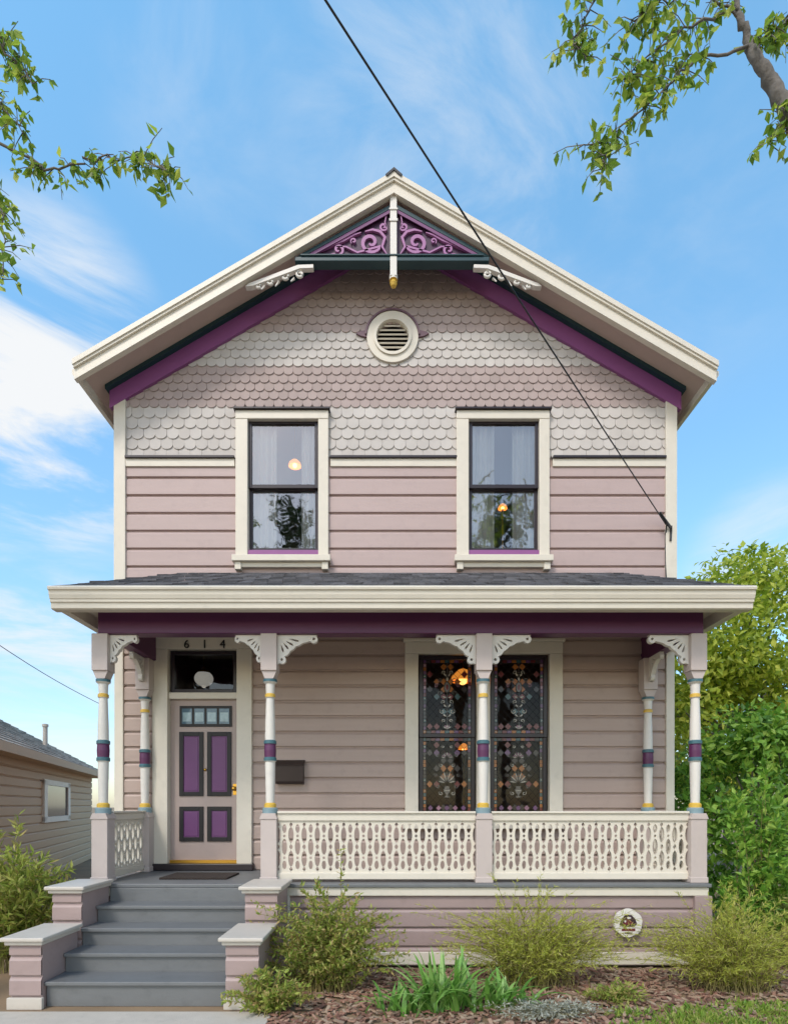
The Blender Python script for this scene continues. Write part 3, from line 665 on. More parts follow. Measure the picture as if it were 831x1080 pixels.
def railing(p0, p1, n, axis):
    zt0, zt1 = zc_(866), zc_(856)
    (xa, ya), (xb, yb) = p0, p1; objs = []
    for nm, lst in (('porch_railing', ((.035, zt0, zt1-.025), (.055, zt1-.024, zt1))), ('bottom_rail', ((.032, FLOOR+.03, FLOOR+.1),))):
        m = MB()
        for hw, z0, z1 in lst:
            if axis == 'x': m.box(xa, xb, ya-hw, ya+hw, z0, z1)
            else: m.box(xa-hw, xa+hw, ya, yb, z0, z1)
        objs.append(m.build(nm, CREAM, objs[0] if objs else house, .006))
    r_ = objs[0]
    Ln = (xb-xa) if axis == 'x' else (yb-ya)
    w = Ln/n; me, H0 = bal_mesh(w)
    for k in range(n):
        t = (k+.5)*w
        meshobj('baluster', me, CREAM, r_, (xa+t, ya, H0) if axis == 'x' else (xa, ya+t, H0), 0 if axis == 'x' else math.pi/2)
railing((CXS[1]+.085, YC), (CXS[2]-.085, YC), 15, 'x'); railing((CXS[2]+.085, YC), (CXS[3]-.085, YC), 15, 'x')
railing((CXS[0]+.01, YC+.085), (CXS[0]+.01, YB-.085), 6, 'y'); railing((CXS[3]-.03, YC+.085), (CXS[3]-.03, YB-.085), 6, 'y')
# steps
SX0, SX1 = -2.97, -1.42
hts = [.22, .39, .555, .72]
tr_ = .28
m = MB()
for i, h in enumerate(hts):
    yf = -1.3-tr_*(4-i)
    m.box(SX0, SX1, yf+.03, -1.301 if i == 3 else yf+tr_+.031, 0 if i == 0 else hts[i-1]-.05, h-.035, 0)
    m.box(SX0, SX1, yf, yf+tr_+.03, h-.034, h, 0)
m.box(SX0, SX1, -1.30, -1.27, .6, FLOOR-.041, 0)
m.build('front_steps', GREY, house, .006)
def pedestal(x0, x1, y0, y1, h):
    m = MB(); siding(m, x0, x1, .1, h-.07, [], .17, y0+.024, .024)
    m.box(x0+.004, x1-.004, y0+.026, y1, .0, h-.071)
    p = m.build('stair_pedestal', PIER, house)
    m = MB(); m.box(x0-.05, x1+.05, y0-.055, y1, h-.035, h); m.box(x0-.026, x1+.026, y0-.03, y1, h-.07, h-.0355); m.build('pedestal_cap', PCAP, p, .01)
    m = MB(); m.box(x0-.015, x1+.015, y0-.015, y0+.023, 0, .1); m.build('pedestal_plinth', PCAP, p, .006)
pedestal(-3.24, SX0-.002, -2.46, -1.9, .615); pedestal(-3.25, SX0-.003, -1.84, -1.31, .955)
pedestal(SX1+.002, -1.14, -2.46, -1.9, .615); pedestal(SX1+.003, -1.11, -1.84, -1.31, .955)

# ------------------------------------------------------------------ things on the house
rt = tag(empty('mailbox', (PX(306, -.05), -.03, PZ(813, -.05))), 'dark metal mailbox on the siding right of the front door', 'mailbox')
m = MB(); x0, x1, z0, z1 = PX(291, -.1), PX(320, -.1), PZ(827, -.1), PZ(803, -.1)
m.prism([(-.031, z0), (-.13, z0), (-.14, z0+.03), (-.14, z1-.06), (-.031, z1)], x0, x1, 'x'); m.build('box_body', BRONZE, rt, .006)
m = MB(); m.prism([(-.031, z1+.002), (-.15, z1-.066), (-.152, z1-.05), (-.031, z1+.02)], x0-.01, x1+.01, 'x'); m.build('lid', BRONZE, rt, .004)
p = PP(215, 716, .45)
rt = tag(empty('hall_lamp', (p.x, p.y, p.z)), 'white glass globe lamp seen through the transom above the front door', 'lamp')
m = MB(); m.sphere((p.x, p.y, p.z), .125, 20, 0, .85); m.lathe([(.02, p.z-.12, 0), (.03, p.z-.108, 0)], p.x, p.y, 12); m.build('glass_globe', OPAL, rt)
m = MB(); m.tube([(p.x, p.y, p.z+.1), (p.x, p.y, 4.2)], .008, 8); m.lathe([(.085, p.z+.075, 0), (.08, p.z+.105, 0), (.03, p.z+.13, 0), (.01, p.z+.16, 0)], p.x, p.y, 16); m.lathe([(.05, 4.17, 0), (.06, 4.2, 0)], p.x, p.y, 16); m.build('lamp_rod', BRASS, rt)
MAT = M('coir', (58, 48, 42), .95, .3, (20, 20, 20), .8, 200)
m = MB(); m.box(-2.6, -1.85, -.95, -.45, FLOOR+.001, FLOOR+.02)
for k in range(24): m.box(-2.59+k*.031, -2.575+k*.031, -.97, -.95, FLOOR+.002, FLOOR+.012)
tag(m.build('doormat', MAT), 'dark coir doormat on the porch floor before the front door', 'doormat')
A = Vector((PX(702, -.08), -.08, PZ(553, -.08))); B = PP(355, 0, -4.1); dv = B-A
far = A+dv*2.6
pts = []
for k in range(60):
    t = k/59; q = A+(far-A)*t; q = q+Vector((0, 0, -.10*math.sin(math.pi*min(1, t*1.0)))); pts.append(q)
rt = tag(empty('power_cable', A), 'black overhead power cable slanting from the sky to the right corner of the house', 'cable')
m = MB(); m.tube(pts, .0066, 8); m.build('cable_line', WIRE, rt)
m = MB(); m.tube([A+Vector((.0, -.03, 0)), A+Vector((.02, .04, -.1)), A+Vector((.02, .05, -.16)), A+Vector((.02, .02, -.9))], .009, 6); m.tube([A+Vector((-.12, -.09, .1)), A+Vector((.06, .0, -.04))], .018, 8); m.tube([A+Vector((.07, .0, -.02)), A+Vector((.07, .02, -.2))], .014, 8); m.build('cable_clamp', WIRE, rt)
m = MB(); a_, b_ = PP(-60, 640, 16), PP(110, 745, 30)
m.tube([a_+(b_-a_)*t/10-Vector((0, 0, .25*math.sin(math.pi*t/10))) for t in range(11)], .018, 6)
tag(m.build('distant_cable', WIRE), 'thin distant wire above the low tan house at the left', 'cable')
# plaque against the porch base
c = PP(662.5, 974, -1.30)
rt = tag(empty('yard_sign', (c.x, c.y, c.z)), 'small rounded white plaque with dark maroon emblem against the porch base', 'sign')
sw = M('sign_white', (222, 217, 208), .4, .06); srd = M('sign_maroon', (112, 50, 54), .4, .12); sbk = M('sign_black', (60, 42, 48), .4, .08)
lob = [((.140+.010*abs(math.sin(3*R(k*5)+.4)))*math.cos(R(k*5)), (.140+.010*abs(math.sin(3*R(k*5)+.4)))*math.sin(R(k*5))) for k in range(72)]
m = MB(); m.prism([(c.x+p[0], c.z+p[1]) for p in lob], c.y-.004, c.y+.03); m.build('sign_face', sw, rt, .004)
m = MB()
m.prism([(c.x-.095, c.z-.02), (c.x-.05, c.z-.04), (c.x+.06, c.z-.035), (c.x+.09, c.z-.01), (c.x+.07, c.z+.045), (c.x+.03, c.z+.085), (c.x-.03, c.z+.088), (c.x-.07, c.z+.05)], c.y-.007, c.y-.0045, 'y', 0)
m.prism([(c.x-.06, c.z-.01), (c.x-.02, c.z+.05), (c.x+.02, c.z+.03), (c.x+.055, c.z+.0), (c.x+.02, c.z-.02)], c.y-.009, c.y-.0075, 'y', 1)
m.prism(ell(c.x+.005, c.z+.055, .022, .010, 12), c.y-.011, c.y-.0075, 'y', 2); m.prism(ell(c.x-.035, c.z+.02, .009, .014, 12), c.y-.011, c.y-.0095, 'y', 2)
m.box(c.x-.07, c.x+.07, c.y-.007, c.y-.0045, c.z-.082, c.z-.056, 1); m.box(c.x-.04, c.x+.04, c.y-.007, c.y-.0045, c.z-.11, c.z-.098, 0)
m.build('sign_emblem', [sbk, srd, sw], rt)

# ------------------------------------------------------------------ neighbour house
P1, P2 = Vector((-6.27, 1.8)), Vector((-8.83, 9.55)); u = (P2-P1).normalized(); P0 = P1-u*3.0
ang = math.atan2(u.y, u.x)
nb = tag(empty('neighbour_house', (P0.x, P0.y, 0), ang), 'low tan sided house with a grey shingle roof at the left edge', 'house')
EZ = 2.76
m = MB(); siding(m, .3, 13, 0, EZ-.08, [], .19, .42, .03); m.box(.3, 13, .43, 6, 0, EZ-.1); m.build('wall', TAN, nb, 0, True)
m = MB(); rz, rd = 4.62, 3.4
for i in range(16):
    t0, t1 = i/16, (i+1)/16
    for k in range(34):
        of = (i % 2)*.2
        xa, xb = k*13.4/34+of*(k > 0), min((k+1)*13.4/34+of, 13.4)-.005
        ya, yb = t0*rd, t1*rd
        m.add([(xa, ya, EZ+(rz-EZ)*t0+.025), (xb, ya, EZ+(rz-EZ)*t0+.025), (xb, yb, EZ+(rz-EZ)*t1), (xa, yb, EZ+(rz-EZ)*t1), (xa, ya, EZ-.02+(rz-EZ)*t0), (xb, ya, EZ-.02+(rz-EZ)*t0)], [(0, 1, 2, 3), (4, 5, 1, 0)])
m.add([(0, rd, rz), (13.4, rd, rz), (13.4, 6.8, EZ), (0, 6.8, EZ)], [(0, 1, 2, 3)])
NROOF = shingle_roof('weathered_grey_shingle', (154, 146, 136))
nr = m.build('roof', NROOF, nb, 0, True)
m = MB(); m.box(0, 13.4, -.04, .03, EZ-.16, EZ); m.box(0, 13.4, .03, .45, EZ-.14, EZ-.11); m.prism([(.0, EZ-.1), (rd, rz-.05), (6.8, EZ-.1)], 13.2, 13.35, 'x'); m.build('eave_fascia', TAN, nr, 0, True)
m = MB(); m.lathe([(.06, 3.0, 0), (.06, 3.95, 0), (.08, 3.95, 0), (.08, 4.02, 0), (.001, 4.04, 0)], 10.8, 1.2, 10); m.build('vent_pipe', CONC, nr, 0, True)
n_in = Vector((-u.y, u.x))
def wall_t(px):
    best = min((abs((lambda q: CX+F*q.x/(DW+q.y))(P0+u*t+n_in*.42)-px), t) for t in [i*.02 for i in range(1, 640)])
    return best[1]
ta, tb = wall_t(43), wall_t(71)
m = MB(); z0, z1 = 1.36, 2.30
for (a, b, c_, d_) in ((ta, ta+.26, z0, z1), (tb-.26, tb, z0, z1), (ta, tb, z1-.10, z1+.02), (ta, tb, z0-.03, z0+.10)): m.box(a, b, .34, .41, c_, d_)
nw = m.build('window', WHITE, nb, 0, True)
m = MB(); m.box(ta+.05, tb-.05, .375, .385, z0, z1); m.build('pane', M('dark_pane', (70, 74, 78), .1, .2), nw, 0, True)

# ------------------------------------------------------------------ ground
GRND = M('soil_ground', (136, 114, 88), .95, .25, (.8, .8, .8), .6, 30)
m = MB(); m.add([(-400, -300, 0), (400, -300, 0), (400, 500, 0), (-400, 500, 0)], [(0, 1, 2, 3)]); tag(m.build('ground', GRND), None, None, None, 'structure')
m = MB()
m.box(-3.7, -1.0, -4.2, -2.53, -.05, .012); m.box(-3.7, -1.0, -6.2, -4.22, -.05, .012); tag(m.build('path', CONC, None, .008), None, None, None, 'structure')
m = MB(); m.box(-40, 40, -8.2, -6.25, -.05, .008); tag(m.build('pavement', CONC), None, None, None, 'structure')
rr = random.Random(11)
CHIP = island('bark_chips', [(.12, .06, .040), (.27, .13, .09), (.38, .22, .15), (.44, .33, .23), (.18, .10, .07)], .9)
m = MB()
for k in range(7500):
    x = rr.uniform(-.98, 5.5); y = rr.uniform(-3.2, -1.32)
    a = rr.uniform(0, math.pi); l = rr.uniform(.012, .042); w = l*rr.uniform(.2, .5); z = rr.uniform(.004, .03); t = rr.uniform(-.3, .3)
    ca, sa = math.cos(a), math.sin(a)
    vs = [(x+ca*l*i-sa*w*j, y+sa*l*i+ca*w*j, z+t*l*i+h) for h in (0, .009) for i, j in ((-1, -1), (1, -1), (1, 1), (-1, 1))]
    m.add(vs, [(4, 5, 6, 7), (0, 1, 5, 4), (1, 2, 6, 5), (2, 3, 7, 6), (3, 0, 4, 7)])
tag(m.build('bark_mulch', CHIP), 'red brown bark mulch covering the garden bed', 'mulch', None, 'stuff')
GR = island('ground_cover_leaf', [(.12, .23, .025), (.22, .36, .04), (.34, .42, .07), (.40, .39, .12)], .6, .3)
m = MB()
cents = [(rr.uniform(1.8, 3.7), rr.uniform(-3.1, -2.62)) for _ in range(24)]+[(rr.uniform(2.3, 3.9), rr.uniform(-2.6, -2.3)) for _ in range(6)]
for k in range(4600):
    cx_, cy_ = rr.choice(cents); x = cx_+rr.gauss(0, .11); y = cy_+rr.gauss(0, .05)
    d = Vector((rr.gauss(0, .7), rr.gauss(0, .7), 1)).normalized(); L0 = rr.uniform(.025, .085)
    m.leaf(Vector((x, y, rr.uniform(0, .03))), d, Vector((rr.gauss(0, 1), rr.gauss(0, 1), .1)), L0, rr.choice((.008, .014, .024)))
tag(m.build('ground_cover', GR), 'small patches of green ground cover among the mulch at the lower right', 'ground cover', None, 'stuff')

# ------------------------------------------------------------------ plants
def rdir(g, up=.0):
    return Vector((g.gauss(0, 1), g.gauss(0, 1), g.gauss(0, 1)+up)).normalized()
def stems_shrub(name, label, cat, base, rx, ry, h, ns, nl, L, W, leafmat, seed, droop=.25, stemr=.005, spread=1.0, along=.7, stray=.0):
    g = random.Random(seed); rt = tag(empty(name, base), label, cat); ms, ml = MB(), MB(); b = Vector(base)
    for i in range(ns):
        a = g.uniform(0, 2*math.pi); rr_ = math.sqrt(g.random()); hh = h*g.uniform(.45, 1.0)*(1-.35*rr_); sp = spread
        if g.random() < stray: hh *= g.uniform(1.1, 1.3); sp *= g.uniform(1.0, 1.25)
        p0 = b+Vector((g.gauss(0, rx*.16), g.gauss(0, ry*.16), 0)); p3 = b+Vector((math.cos(a)*rx*rr_*sp, math.sin(a)*ry*rr_*sp, hh))
        p1 = p0+Vector((0, 0, hh*.55))+(p3-p0)*.12
        pts = []
        for k in range(9):
            t = k/8; q = p0*(1-t)**2+p1*2*t*(1-t)+p3*t*t; q.z -= droop*h*.25*t**3*rr_; pts.append(q+Vector((g.gauss(0, .006), g.gauss(0, .006), 0)))
        ms.tube(pts, [stemr*(1-.75*k/8) for k in range(9)], 3)
        for k in range(nl):
            t = .12+.88*g.random()**.85; f = t*8; i0 = min(int(f), 7); q = pts[i0].lerp(pts[i0+1], f-i0); tan = (pts[i0+1]-pts[i0]).normalized()
            d = (tan*along+rdir(g)*.9).normalized(); s = g.uniform(.6, 1.25)
            ml.leaf(q, d, rdir(g, .8), L*s, W*s)
    ms.build('stems', STEM, rt); ml.build('foliage', leafmat, rt)
    return rt
LF_MIX = island('shrub_leaf_mixed', [(.17, .24, .035), (.28, .38, .06), (.40, .45, .09), (.50, .36, .15), (.33, .42, .07)], .5, .42)
LF_YEL = island('feathery_leaf', [(.33, .38, .045), (.50, .54, .08), (.60, .60, .13), (.42, .47, .065), (.64, .55, .23)], .6, .45)
LF_OLD = island('olive_leaf', [(.17, .23, .03), (.30, .38, .06), (.42, .46, .09), (.44, .36, .13)], .6, .4)
LF_BR = island('bright_leaf', [(.07, .17, .02), (.15, .33, .04), (.27, .48, .06), (.40, .56, .10)], .45, .45)
LF_TREE = island('yellow_green_leaf', [(.17, .25, .02), (.32, .42, .035), (.48, .55, .06), (.60, .62, .10)], .5, .5)
LF_OV = island('overhang_leaf', [(.11, .20, .025), (.20, .33, .035), (.34, .46, .055), (.50, .54, .09)], .45, .55)
LF_STRAP = island('strap_leaf', [(.10, .25, .04), (.20, .41, .07), (.34, .52, .16)], .4, .3)
LF_SIL = island('silver_leaf', [(.36, .37, .30), (.48, .48, .41), (.30, .32, .24)], .8, .2)
LF_STREET = island('street_leaf', [(.03, .06, .012), (.05, .09, .015), (.08, .12, .02)], .6, .1)
stems_shrub('loose_shrub', 'loose green shrub with reddish twigs right of the front steps', 'shrub', (-.62, -2.0, 0), .78, .42, 1.14, 180, 66, .052, .018, LF_MIX, 21, stray=.12)
stems_shrub('loose_shrub', 'low tangled green plant at the foot of the right stair pedestal', 'shrub', (-1.04, -2.56, 0), .42, .2, .42, 70, 44, .05, .02, LF_MIX, 22)
stems_shrub('feathery_shrub', 'yellow green feathery shrub left of the white plaque', 'shrub', (1.30, -1.9, 0), 1.02, .45, 1.06, 350, 58, .05, .008, LF_YEL, 23, .35, .004, 1, 1.0, .15)
stems_shrub('feathery_shrub', 'yellow green feathery shrub at the right end of the porch skirt', 'shrub', (3.1, -2.0, 0), .98, .48, .98, 340, 58, .05, .008, LF_YEL, 24, .35, .004, 1, 1.0, .15)
stems_shrub('feathery_shrub', 'olive green shrub with long leaves left of the steps at the picture edge', 'shrub', (-4.0, -1.3, 0), .66, .5, 1.72, 110, 56, .11, .026, LF_OLD, 25)
stems_shrub('grey_plant', 'low silvery grey plant at the front edge of the bed', 'plant', (1.25, -2.66, 0), .66, .20, .17, 110, 26, .035, .012, LF_SIL, 26, 0, .003)
stems_shrub('ground_plant', 'low green plants under the tall bush beyond the porch corner', 'plant', (4.3, -1.1, 0), .85, .6, .95, 150, 50, .08, .03, LF_MIX, 27)
stems_shrub('ground_plant', 'low sprig of green leaves in the mulch right of the strap leaf clumps', 'plant', (1.9, -2.35, 0), .3, .2, .26, 40, 24, .05, .018, LF_MIX, 28)
stems_shrub('arching_shrub', 'arching leafy sprigs overlapping the right end post of the porch', 'shrub', (3.84, -1.28, 0), .52, .3, 2.7, 50, 60, .10, .042, LF_BR, 29, .5, .006)
def strap(base, n, L0, label, seed):
    g = random.Random(seed); rt = tag(empty('strap_leaf_plant', base), label, 'plant'); m = MB(); b = Vector(base)
    for i in range(n):
        a = g.uniform(0, 2*math.pi); o = Vector((math.cos(a), math.sin(a), 0)); L = L0*g.uniform(.6, 1.1); lean = g.uniform(.25, 1.0); w = g.uniform(.012, .022)
        side = Vector((-o.y, o.x, 0)); p0 = b+Vector((g.gauss(0, .12), g.gauss(0, .05), 0)); vs = []
        for k in range(9):
            t = k/8; q = p0+o*(L*lean*(t**1.5)*.85)+Vector((0, 0, L*(t*1.0-.55*lean*t*t*t)*(1-.28*lean))); ww = w*(1-t**3)+.001
            vs += [q-side*ww, q+Vector((0, 0, -.006*(1-t))), q+side*ww]
        m.add(vs, [f for k in range(8) for f in ((3*k, 3*k+1, 3*k+4, 3*k+3), (3*k+1, 3*k+2, 3*k+5, 3*k+4))], 0, True)
    m.build('foliage', LF_STRAP, rt)
strap((.44, -2.5, 0), 95, .66, 'largest clump of bright green strap leaves, centre front of the bed', 31)
strap((.90, -2.48, 0), 60, .46, 'smaller clump of strap leaves just right of the largest one', 32)
strap((.08, -2.55, 0), 40, .42, 'small clump of strap leaves just left of the largest one', 33)
def tree(name, label, cat, base, trunk, clumps, per, L, W, mat, seed, limbs=True, tr=.14, lr=.45):
    g = random.Random(seed); rt = tag(empty(name, base), label, cat); b = Vector(base); mt, ml = MB(), MB()
    top = b+Vector((0, 0, trunk)); mt.tube([b, b+Vector((.05, .03, trunk*.4)), top], [tr, tr*.8, tr*.6], 10)
    for (c, r) in clumps:
        c = Vector(c)
        if limbs:
            s = b.lerp(top, g.uniform(.55, 1.0)); mid = s.lerp(c, .5)+Vector((g.gauss(0, .1), g.gauss(0, .1), -.1)); mt.tube([s, mid, c], [tr*lr, tr*lr*.6, tr*.1], 6)
        for k in range(int(per*r*r)):
            d = rdir(g); rad = r*(.35+.65*g.random()**.5)*(1+.15*math.sin(d.x*7+d.z*5)); p = c+Vector((d.x*rad, d.y*rad, d.z*rad*.8))
            ld = (d*.6+rdir(g)*.8+Vector((0, 0, -.35))).normalized(); s = g.uniform(.6, 1.25)
            ml.leaf(p, ld, (d+rdir(g)*.6+Vector((0, 0, .7))).normalized(), L*s, W*s)
    mt.build('trunk', BARK, rt); ml.build('crown', mat, rt)
g = random.Random(5)
cl = []
for k in range(34):
    d = rdir(g, .1); cl.append(((7.55+d.x*2.2, 4.6+d.y*1.6, 4.6+d.z*1.95), g.uniform(.5, .95)))
for k in range(22):
    cl.append(((7.5+g.uniform(-2.3, 2.0), 3.6+g.uniform(-.7, .6), g.uniform(2.0, 5.2)), g.uniform(.5, .8)))
tree('leafy_tree', 'yellow green leafy tree behind the right corner of the porch', 'tree', (7.8, 5.2, 0), 4.0, cl, 640, .15, .085, LF_TREE, 41, True, .12, .25)
cl = []
for k in range(38):
    d = rdir(g, .1); cl.append(((5.2+d.x*1.25, .5+d.y*.8, 1.42+max(d.z, -.9)*1.32), g.uniform(.3, .62)))
tree('tall_bush', 'bright green leafy bush beside the right end of the porch', 'bush', (5.3, .5, 0), 1.4, cl, 1150, .13, .065, LF_BR, 42, True, .06)
cl = []
for k in range(24):
    d = rdir(g, .1); cl.append(((9.5+d.x*2.2, 9+d.y*1.5, 3.0+d.z*2.2), g.uniform(.7, 1.1)))
tree('leafy_tree', 'darker green tree low behind the yellow green tree', 'tree', (9.5, 9, 0), 3.0, cl, 330, .2, .1, LF_OLD, 43)
for tx0, sd in ((-4.2, 44), (4.1, 45)):
    cl = []
    for k in range(30):
        d = rdir(g, .0); cl.append(((tx0+d.x*1.25, -14+d.y*1.1, 10.3+d.z*2.3), g.uniform(.4, .8)))
    tree('street_tree', 'tall dark street tree opposite the house, reflected in the upper %s window' % ('left' if tx0 < 0 else 'right'), 'tree', (tx0, -14, 0), 9.0, cl, 300, .2, .11, LF_STREET, sd, True, .2)
def spray(mt, ml, pts, r0, g, dens=60, cr=.13, L=.10, W=.055, start=.1):
    pts = [Vector(p) for p in pts]; out = []
    for i in range(len(pts)-1):
        for k in range(6): out.append(pts[i].lerp(pts[i+1], k/6)+Vector((g.gauss(0, .012), g.gauss(0, .012), g.gauss(0, .012))))
    out.append(pts[-1]); n = len(out)
    mt.tube(out, [max(r0*(1-.85*i/n), .004) for i in range(n)], 6)
    for k in range(int(dens)):
        t = start+(1-start)*g.random(); f = t*(n-1); i0 = min(int(f), n-2); q = out[i0].lerp(out[i0+1], f-i0)
        tw = q+Vector((g.gauss(0, cr), g.gauss(0, cr*.8), g.gauss(-cr*.35, cr)))
        mt.tube([q, q.lerp(tw, .55)+Vector((0, 0, .02)), tw], [.004, .003, .002], 3)
        for j in range(g.randint(2, 5)):
            d = (rdir(g)+Vector((0, 0, -.8))).normalized(); s = g.uniform(.6, 1.2)
            ml.leaf(q.lerp(tw, g.uniform(.5, 1.0)), d, rdir(g, .3), L*s, W*s)
YO = -3.2
g = random.Random(9)
def pv(px, py, y=YO): return PP(px, py, y)
base = Vector((-4.6, YO-.2, 0)); rt = tag(empty('street_tree', base), 'leafy street tree branches hanging in from the left edge of the sky', 'tree')
mt, ml = MB(), MB()
k1 = Vector((-4.3, YO-.1, 4.2)); k2 = Vector((-3.9, YO, 6.4))
mt.tube([base, base+Vector((.05, 0, 2)), k1, k2], [.16, .14, .11, .06], 10)
for pts, r0, dn in (([k1, pv(-70, 120), pv(0, 150), pv(50, 178), pv(90, 170), pv(140, 165), pv(186, 182)], .013, 64),
                    ([k1, pv(-80, 150), pv(-15, 190), pv(5, 230), pv(2, 300)], .014, 42),
                    ([k2, pv(-60, 20), pv(-5, 40), pv(20, 70), pv(34, 88)], .014, 40),
                    ([k2, pv(-90, 60), pv(-20, 90), pv(2, 110), pv(24, 140)], .014, 40)):
    spray(mt, ml, pts, r0, g, dn, .075, .078, .044, .42)
for k in range(6): spray(mt, ml, [k2, k2+Vector((g.uniform(-1.4, -.3), g.uniform(-.8, .8), g.uniform(-.4, 1.0)))], .04, g, 30, .2)
mt.build('trunk', BARK, rt); ml.build('crown', LF_OV, rt)
base = Vector((4.1, YO-.3, 0)); rt = tag(empty('street_tree', base), 'leafy street tree with a thick grey limb at the top right corner', 'tree')
mt, ml = MB(), MB()
k1 = pv(910, 270)
limb = [k1, pv(842, 138), pv(818, 96), pv(796, 58), pv(780, 20), pv(768, -60)]; lr_ = [.085, .056, .048, .036, .022, .012]
pl, rl = [], []
for i in range(5):
    for k in range(8):
        t = k/8; pl.append(limb[i].lerp(limb[i+1], t)+Vector((g.gauss(0, .006), g.gauss(0, .006), g.gauss(0, .006)))); rl.append((lr_[i]+(lr_[i+1]-lr_[i])*t)*g.uniform(.9, 1.12))
mt.tube([base, base+Vector((0, 0, 2.5)), k1], [.15, .12, .085], 10); mt.tube(pl, rl, 12)
for pts, r0, dn, st in (([pv(792, 52), pv(740, 60), pv(700, 95), pv(650, 140), pv(606, 158)], .011, 66, .25),
                    ([pv(779, 14), pv(720, 30), pv(680, 60), pv(655, 85)], .010, 50, .2),
                    ([pv(690, -60), pv(640, -30), pv(622, 10), pv(605, 40), pv(618, 62)], .010, 46, .2),
                    ([pv(818, 96), pv(834, 120), pv(808, 150)], .010, 26, .3),
                    ([pv(796, 58), pv(818, 26), pv(845, 5)], .010, 50, .1),
                    ([pv(779, 12), pv(740, -10), pv(690, 5), pv(665, 20)], .010, 54, .1),
                    ([pv(846, 140), pv(870, 40), pv(900, -30)], .03, 60, .1),
                    ([pv(650, 140), pv(640, 160), pv(634, 178)], .005, 16, .1)):
    spray(mt, ml, pts, r0, g, dn, .08, .08, .044, st)
LIMB = M('grey_limb_bark', (108, 103, 98), .95, .5, (12, 12, 6), 1.0, 30, dirt=.6)
mt.build('trunk', LIMB, rt); ml.build('crown', LF_OV, rt)

# ------------------------------------------------------------------ world, sun, camera
EL, AZ = R(48), R(180+28)
w = bpy.data.worlds.new('World'); scn.world = w; w.use_nodes = True
nt = w.node_tree; N = nt.nodes; L = nt.links
bg = N['Background']; bg.inputs['Strength'].default_value = .15
sky = N.new('ShaderNodeTexSky'); sky.sky_type = 'NISHITA'; sky.sun_disc = False; sky.sun_elevation = EL; sky.sun_rotation = AZ; sky.air_density = 1.0; sky.dust_density = .6; sky.ozone_density = 1.3
tc = N.new('ShaderNodeTexCoord')
sx = N.new('ShaderNodeSeparateXYZ'); L.new(tc.outputs['Generated'], sx.inputs[0])
gr = N.new('ShaderNodeValToRGB'); L.new(sx.outputs['Z'], gr.inputs[0]); e = gr.color_ramp.elements
e[0].position = 0.0; e[0].color = (1.12, 1.12, 1.15, 1); e[1].position = .8; e[1].color = (1.80, 2.65, 2.52, 1)
e2 = e.new(.35); e2.color = (1.62, 2.02, 1.97, 1)
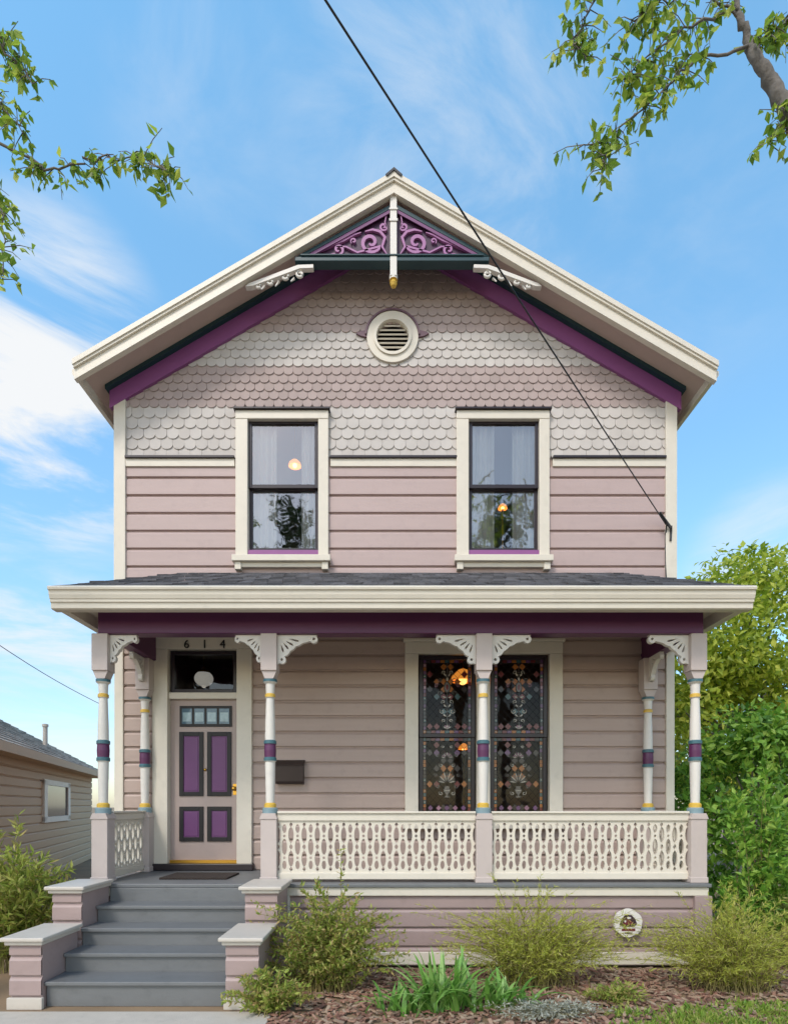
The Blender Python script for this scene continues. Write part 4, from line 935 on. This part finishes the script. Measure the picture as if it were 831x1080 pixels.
# added warm bright tint on the unseen sun-side sky to light the facade
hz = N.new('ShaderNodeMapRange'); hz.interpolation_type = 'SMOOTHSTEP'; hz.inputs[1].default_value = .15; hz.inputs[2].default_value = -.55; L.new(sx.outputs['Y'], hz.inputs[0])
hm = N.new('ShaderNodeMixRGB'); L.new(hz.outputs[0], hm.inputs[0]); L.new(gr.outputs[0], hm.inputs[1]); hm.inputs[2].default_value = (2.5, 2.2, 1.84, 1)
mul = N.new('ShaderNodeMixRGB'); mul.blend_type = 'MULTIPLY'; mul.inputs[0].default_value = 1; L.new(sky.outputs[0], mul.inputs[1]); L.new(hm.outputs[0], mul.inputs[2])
def wisps(rot, scale, loc, lo, hi, spots, nscale=1.8, dist=.6):
    mp = N.new('ShaderNodeMapping'); mp.inputs['Scale'].default_value = scale; mp.inputs['Rotation'].default_value = (0, R(rot), 0); mp.inputs['Location'].default_value = loc
    L.new(tc.outputs['Generated'], mp.inputs['Vector'])
    nz = N.new('ShaderNodeTexNoise'); nz.inputs['Scale'].default_value = nscale; nz.inputs['Detail'].default_value = 9; nz.inputs['Roughness'].default_value = .6; nz.inputs['Distortion'].default_value = dist
    L.new(mp.outputs[0], nz.inputs['Vector'])
    mr = N.new('ShaderNodeMapRange'); mr.interpolation_type = 'SMOOTHSTEP'; mr.inputs[1].default_value = lo; mr.inputs[2].default_value = hi; L.new(nz.outputs['Fac'], mr.inputs[0])
    acc = None
    for (px, py, deg, amt) in spots:
        dv = Vector(((px-CX)/F, 1, (HY-py)/F)).normalized()
        dp = N.new('ShaderNodeVectorMath'); dp.operation = 'DOT_PRODUCT'; dp.inputs[1].default_value = dv
        nm = N.new('ShaderNodeVectorMath'); nm.operation = 'NORMALIZE'; L.new(tc.outputs['Generated'], nm.inputs[0]); L.new(nm.outputs[0], dp.inputs[0])
        k = N.new('ShaderNodeMapRange'); k.interpolation_type = 'SMOOTHSTEP'; k.inputs[1].default_value = math.cos(R(deg)); k.inputs[2].default_value = 1.0; k.inputs[4].default_value = amt
        L.new(dp.outputs['Value'], k.inputs[0])
        if acc is None: acc = k.outputs[0]
        else:
            ad = N.new('ShaderNodeMath'); ad.operation = 'MAXIMUM'; L.new(acc, ad.inputs[0]); L.new(k.outputs[0], ad.inputs[1]); acc = ad.outputs[0]
    ml_ = N.new('ShaderNodeMath'); ml_.operation = 'MULTIPLY'; L.new(mr.outputs[0], ml_.inputs[0]); L.new(acc, ml_.inputs[1])
    return ml_.outputs[0]
w1 = wisps(24, (1.2, 1.2, 5.5), (.35, .1, .2), .42, .66, [(30, 440, 12, 1.1), (60, 340, 8, .8), (20, 700, 12, .9), (820, 600, 8, .6), (0, 530, 5, .8)], 2.0)
w2 = wisps(-50, (2.2, 2.2, 4), (.8, .3, .1), .42, .80, [(480, 60, 17, .50), (240, 60, 10, .25), (700, 250, 14, .15)], 2.0)
sm = N.new('ShaderNodeMath'); sm.operation = 'ADD'; sm.use_clamp = True; L.new(w1, sm.inputs[0]); L.new(w2, sm.inputs[1])
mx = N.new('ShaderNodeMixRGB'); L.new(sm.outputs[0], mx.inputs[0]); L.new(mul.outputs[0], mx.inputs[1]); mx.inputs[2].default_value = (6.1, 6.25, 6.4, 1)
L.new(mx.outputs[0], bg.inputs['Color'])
sd = Vector((math.sin(AZ)*math.cos(EL), math.cos(AZ)*math.cos(EL), math.sin(EL)))
sl = bpy.data.lights.new('sun', 'SUN'); sl.energy = 2.1; sl.angle = R(13); sl.color = (1, .95, .88)
so = bpy.data.objects.new('sun', sl); col.objects.link(so); so.rotation_euler = (-sd).to_track_quat('-Z', 'Y').to_euler(); so.location = sd*30
cam = bpy.data.cameras.new('camera'); co = bpy.data.objects.new('camera', cam); col.objects.link(co)
co.location = (0, -DW, CZ); co.rotation_euler = (R(90), 0, 0); cam.sensor_fit = 'HORIZONTAL'; cam.sensor_width = 36; cam.lens = 36*F/831; cam.shift_y = (HY-540)/831; cam.clip_end = 2000
scn.camera = co
scn.view_settings.view_transform = 'Standard'; scn.view_settings.look = 'None'; scn.view_settings.exposure = 0
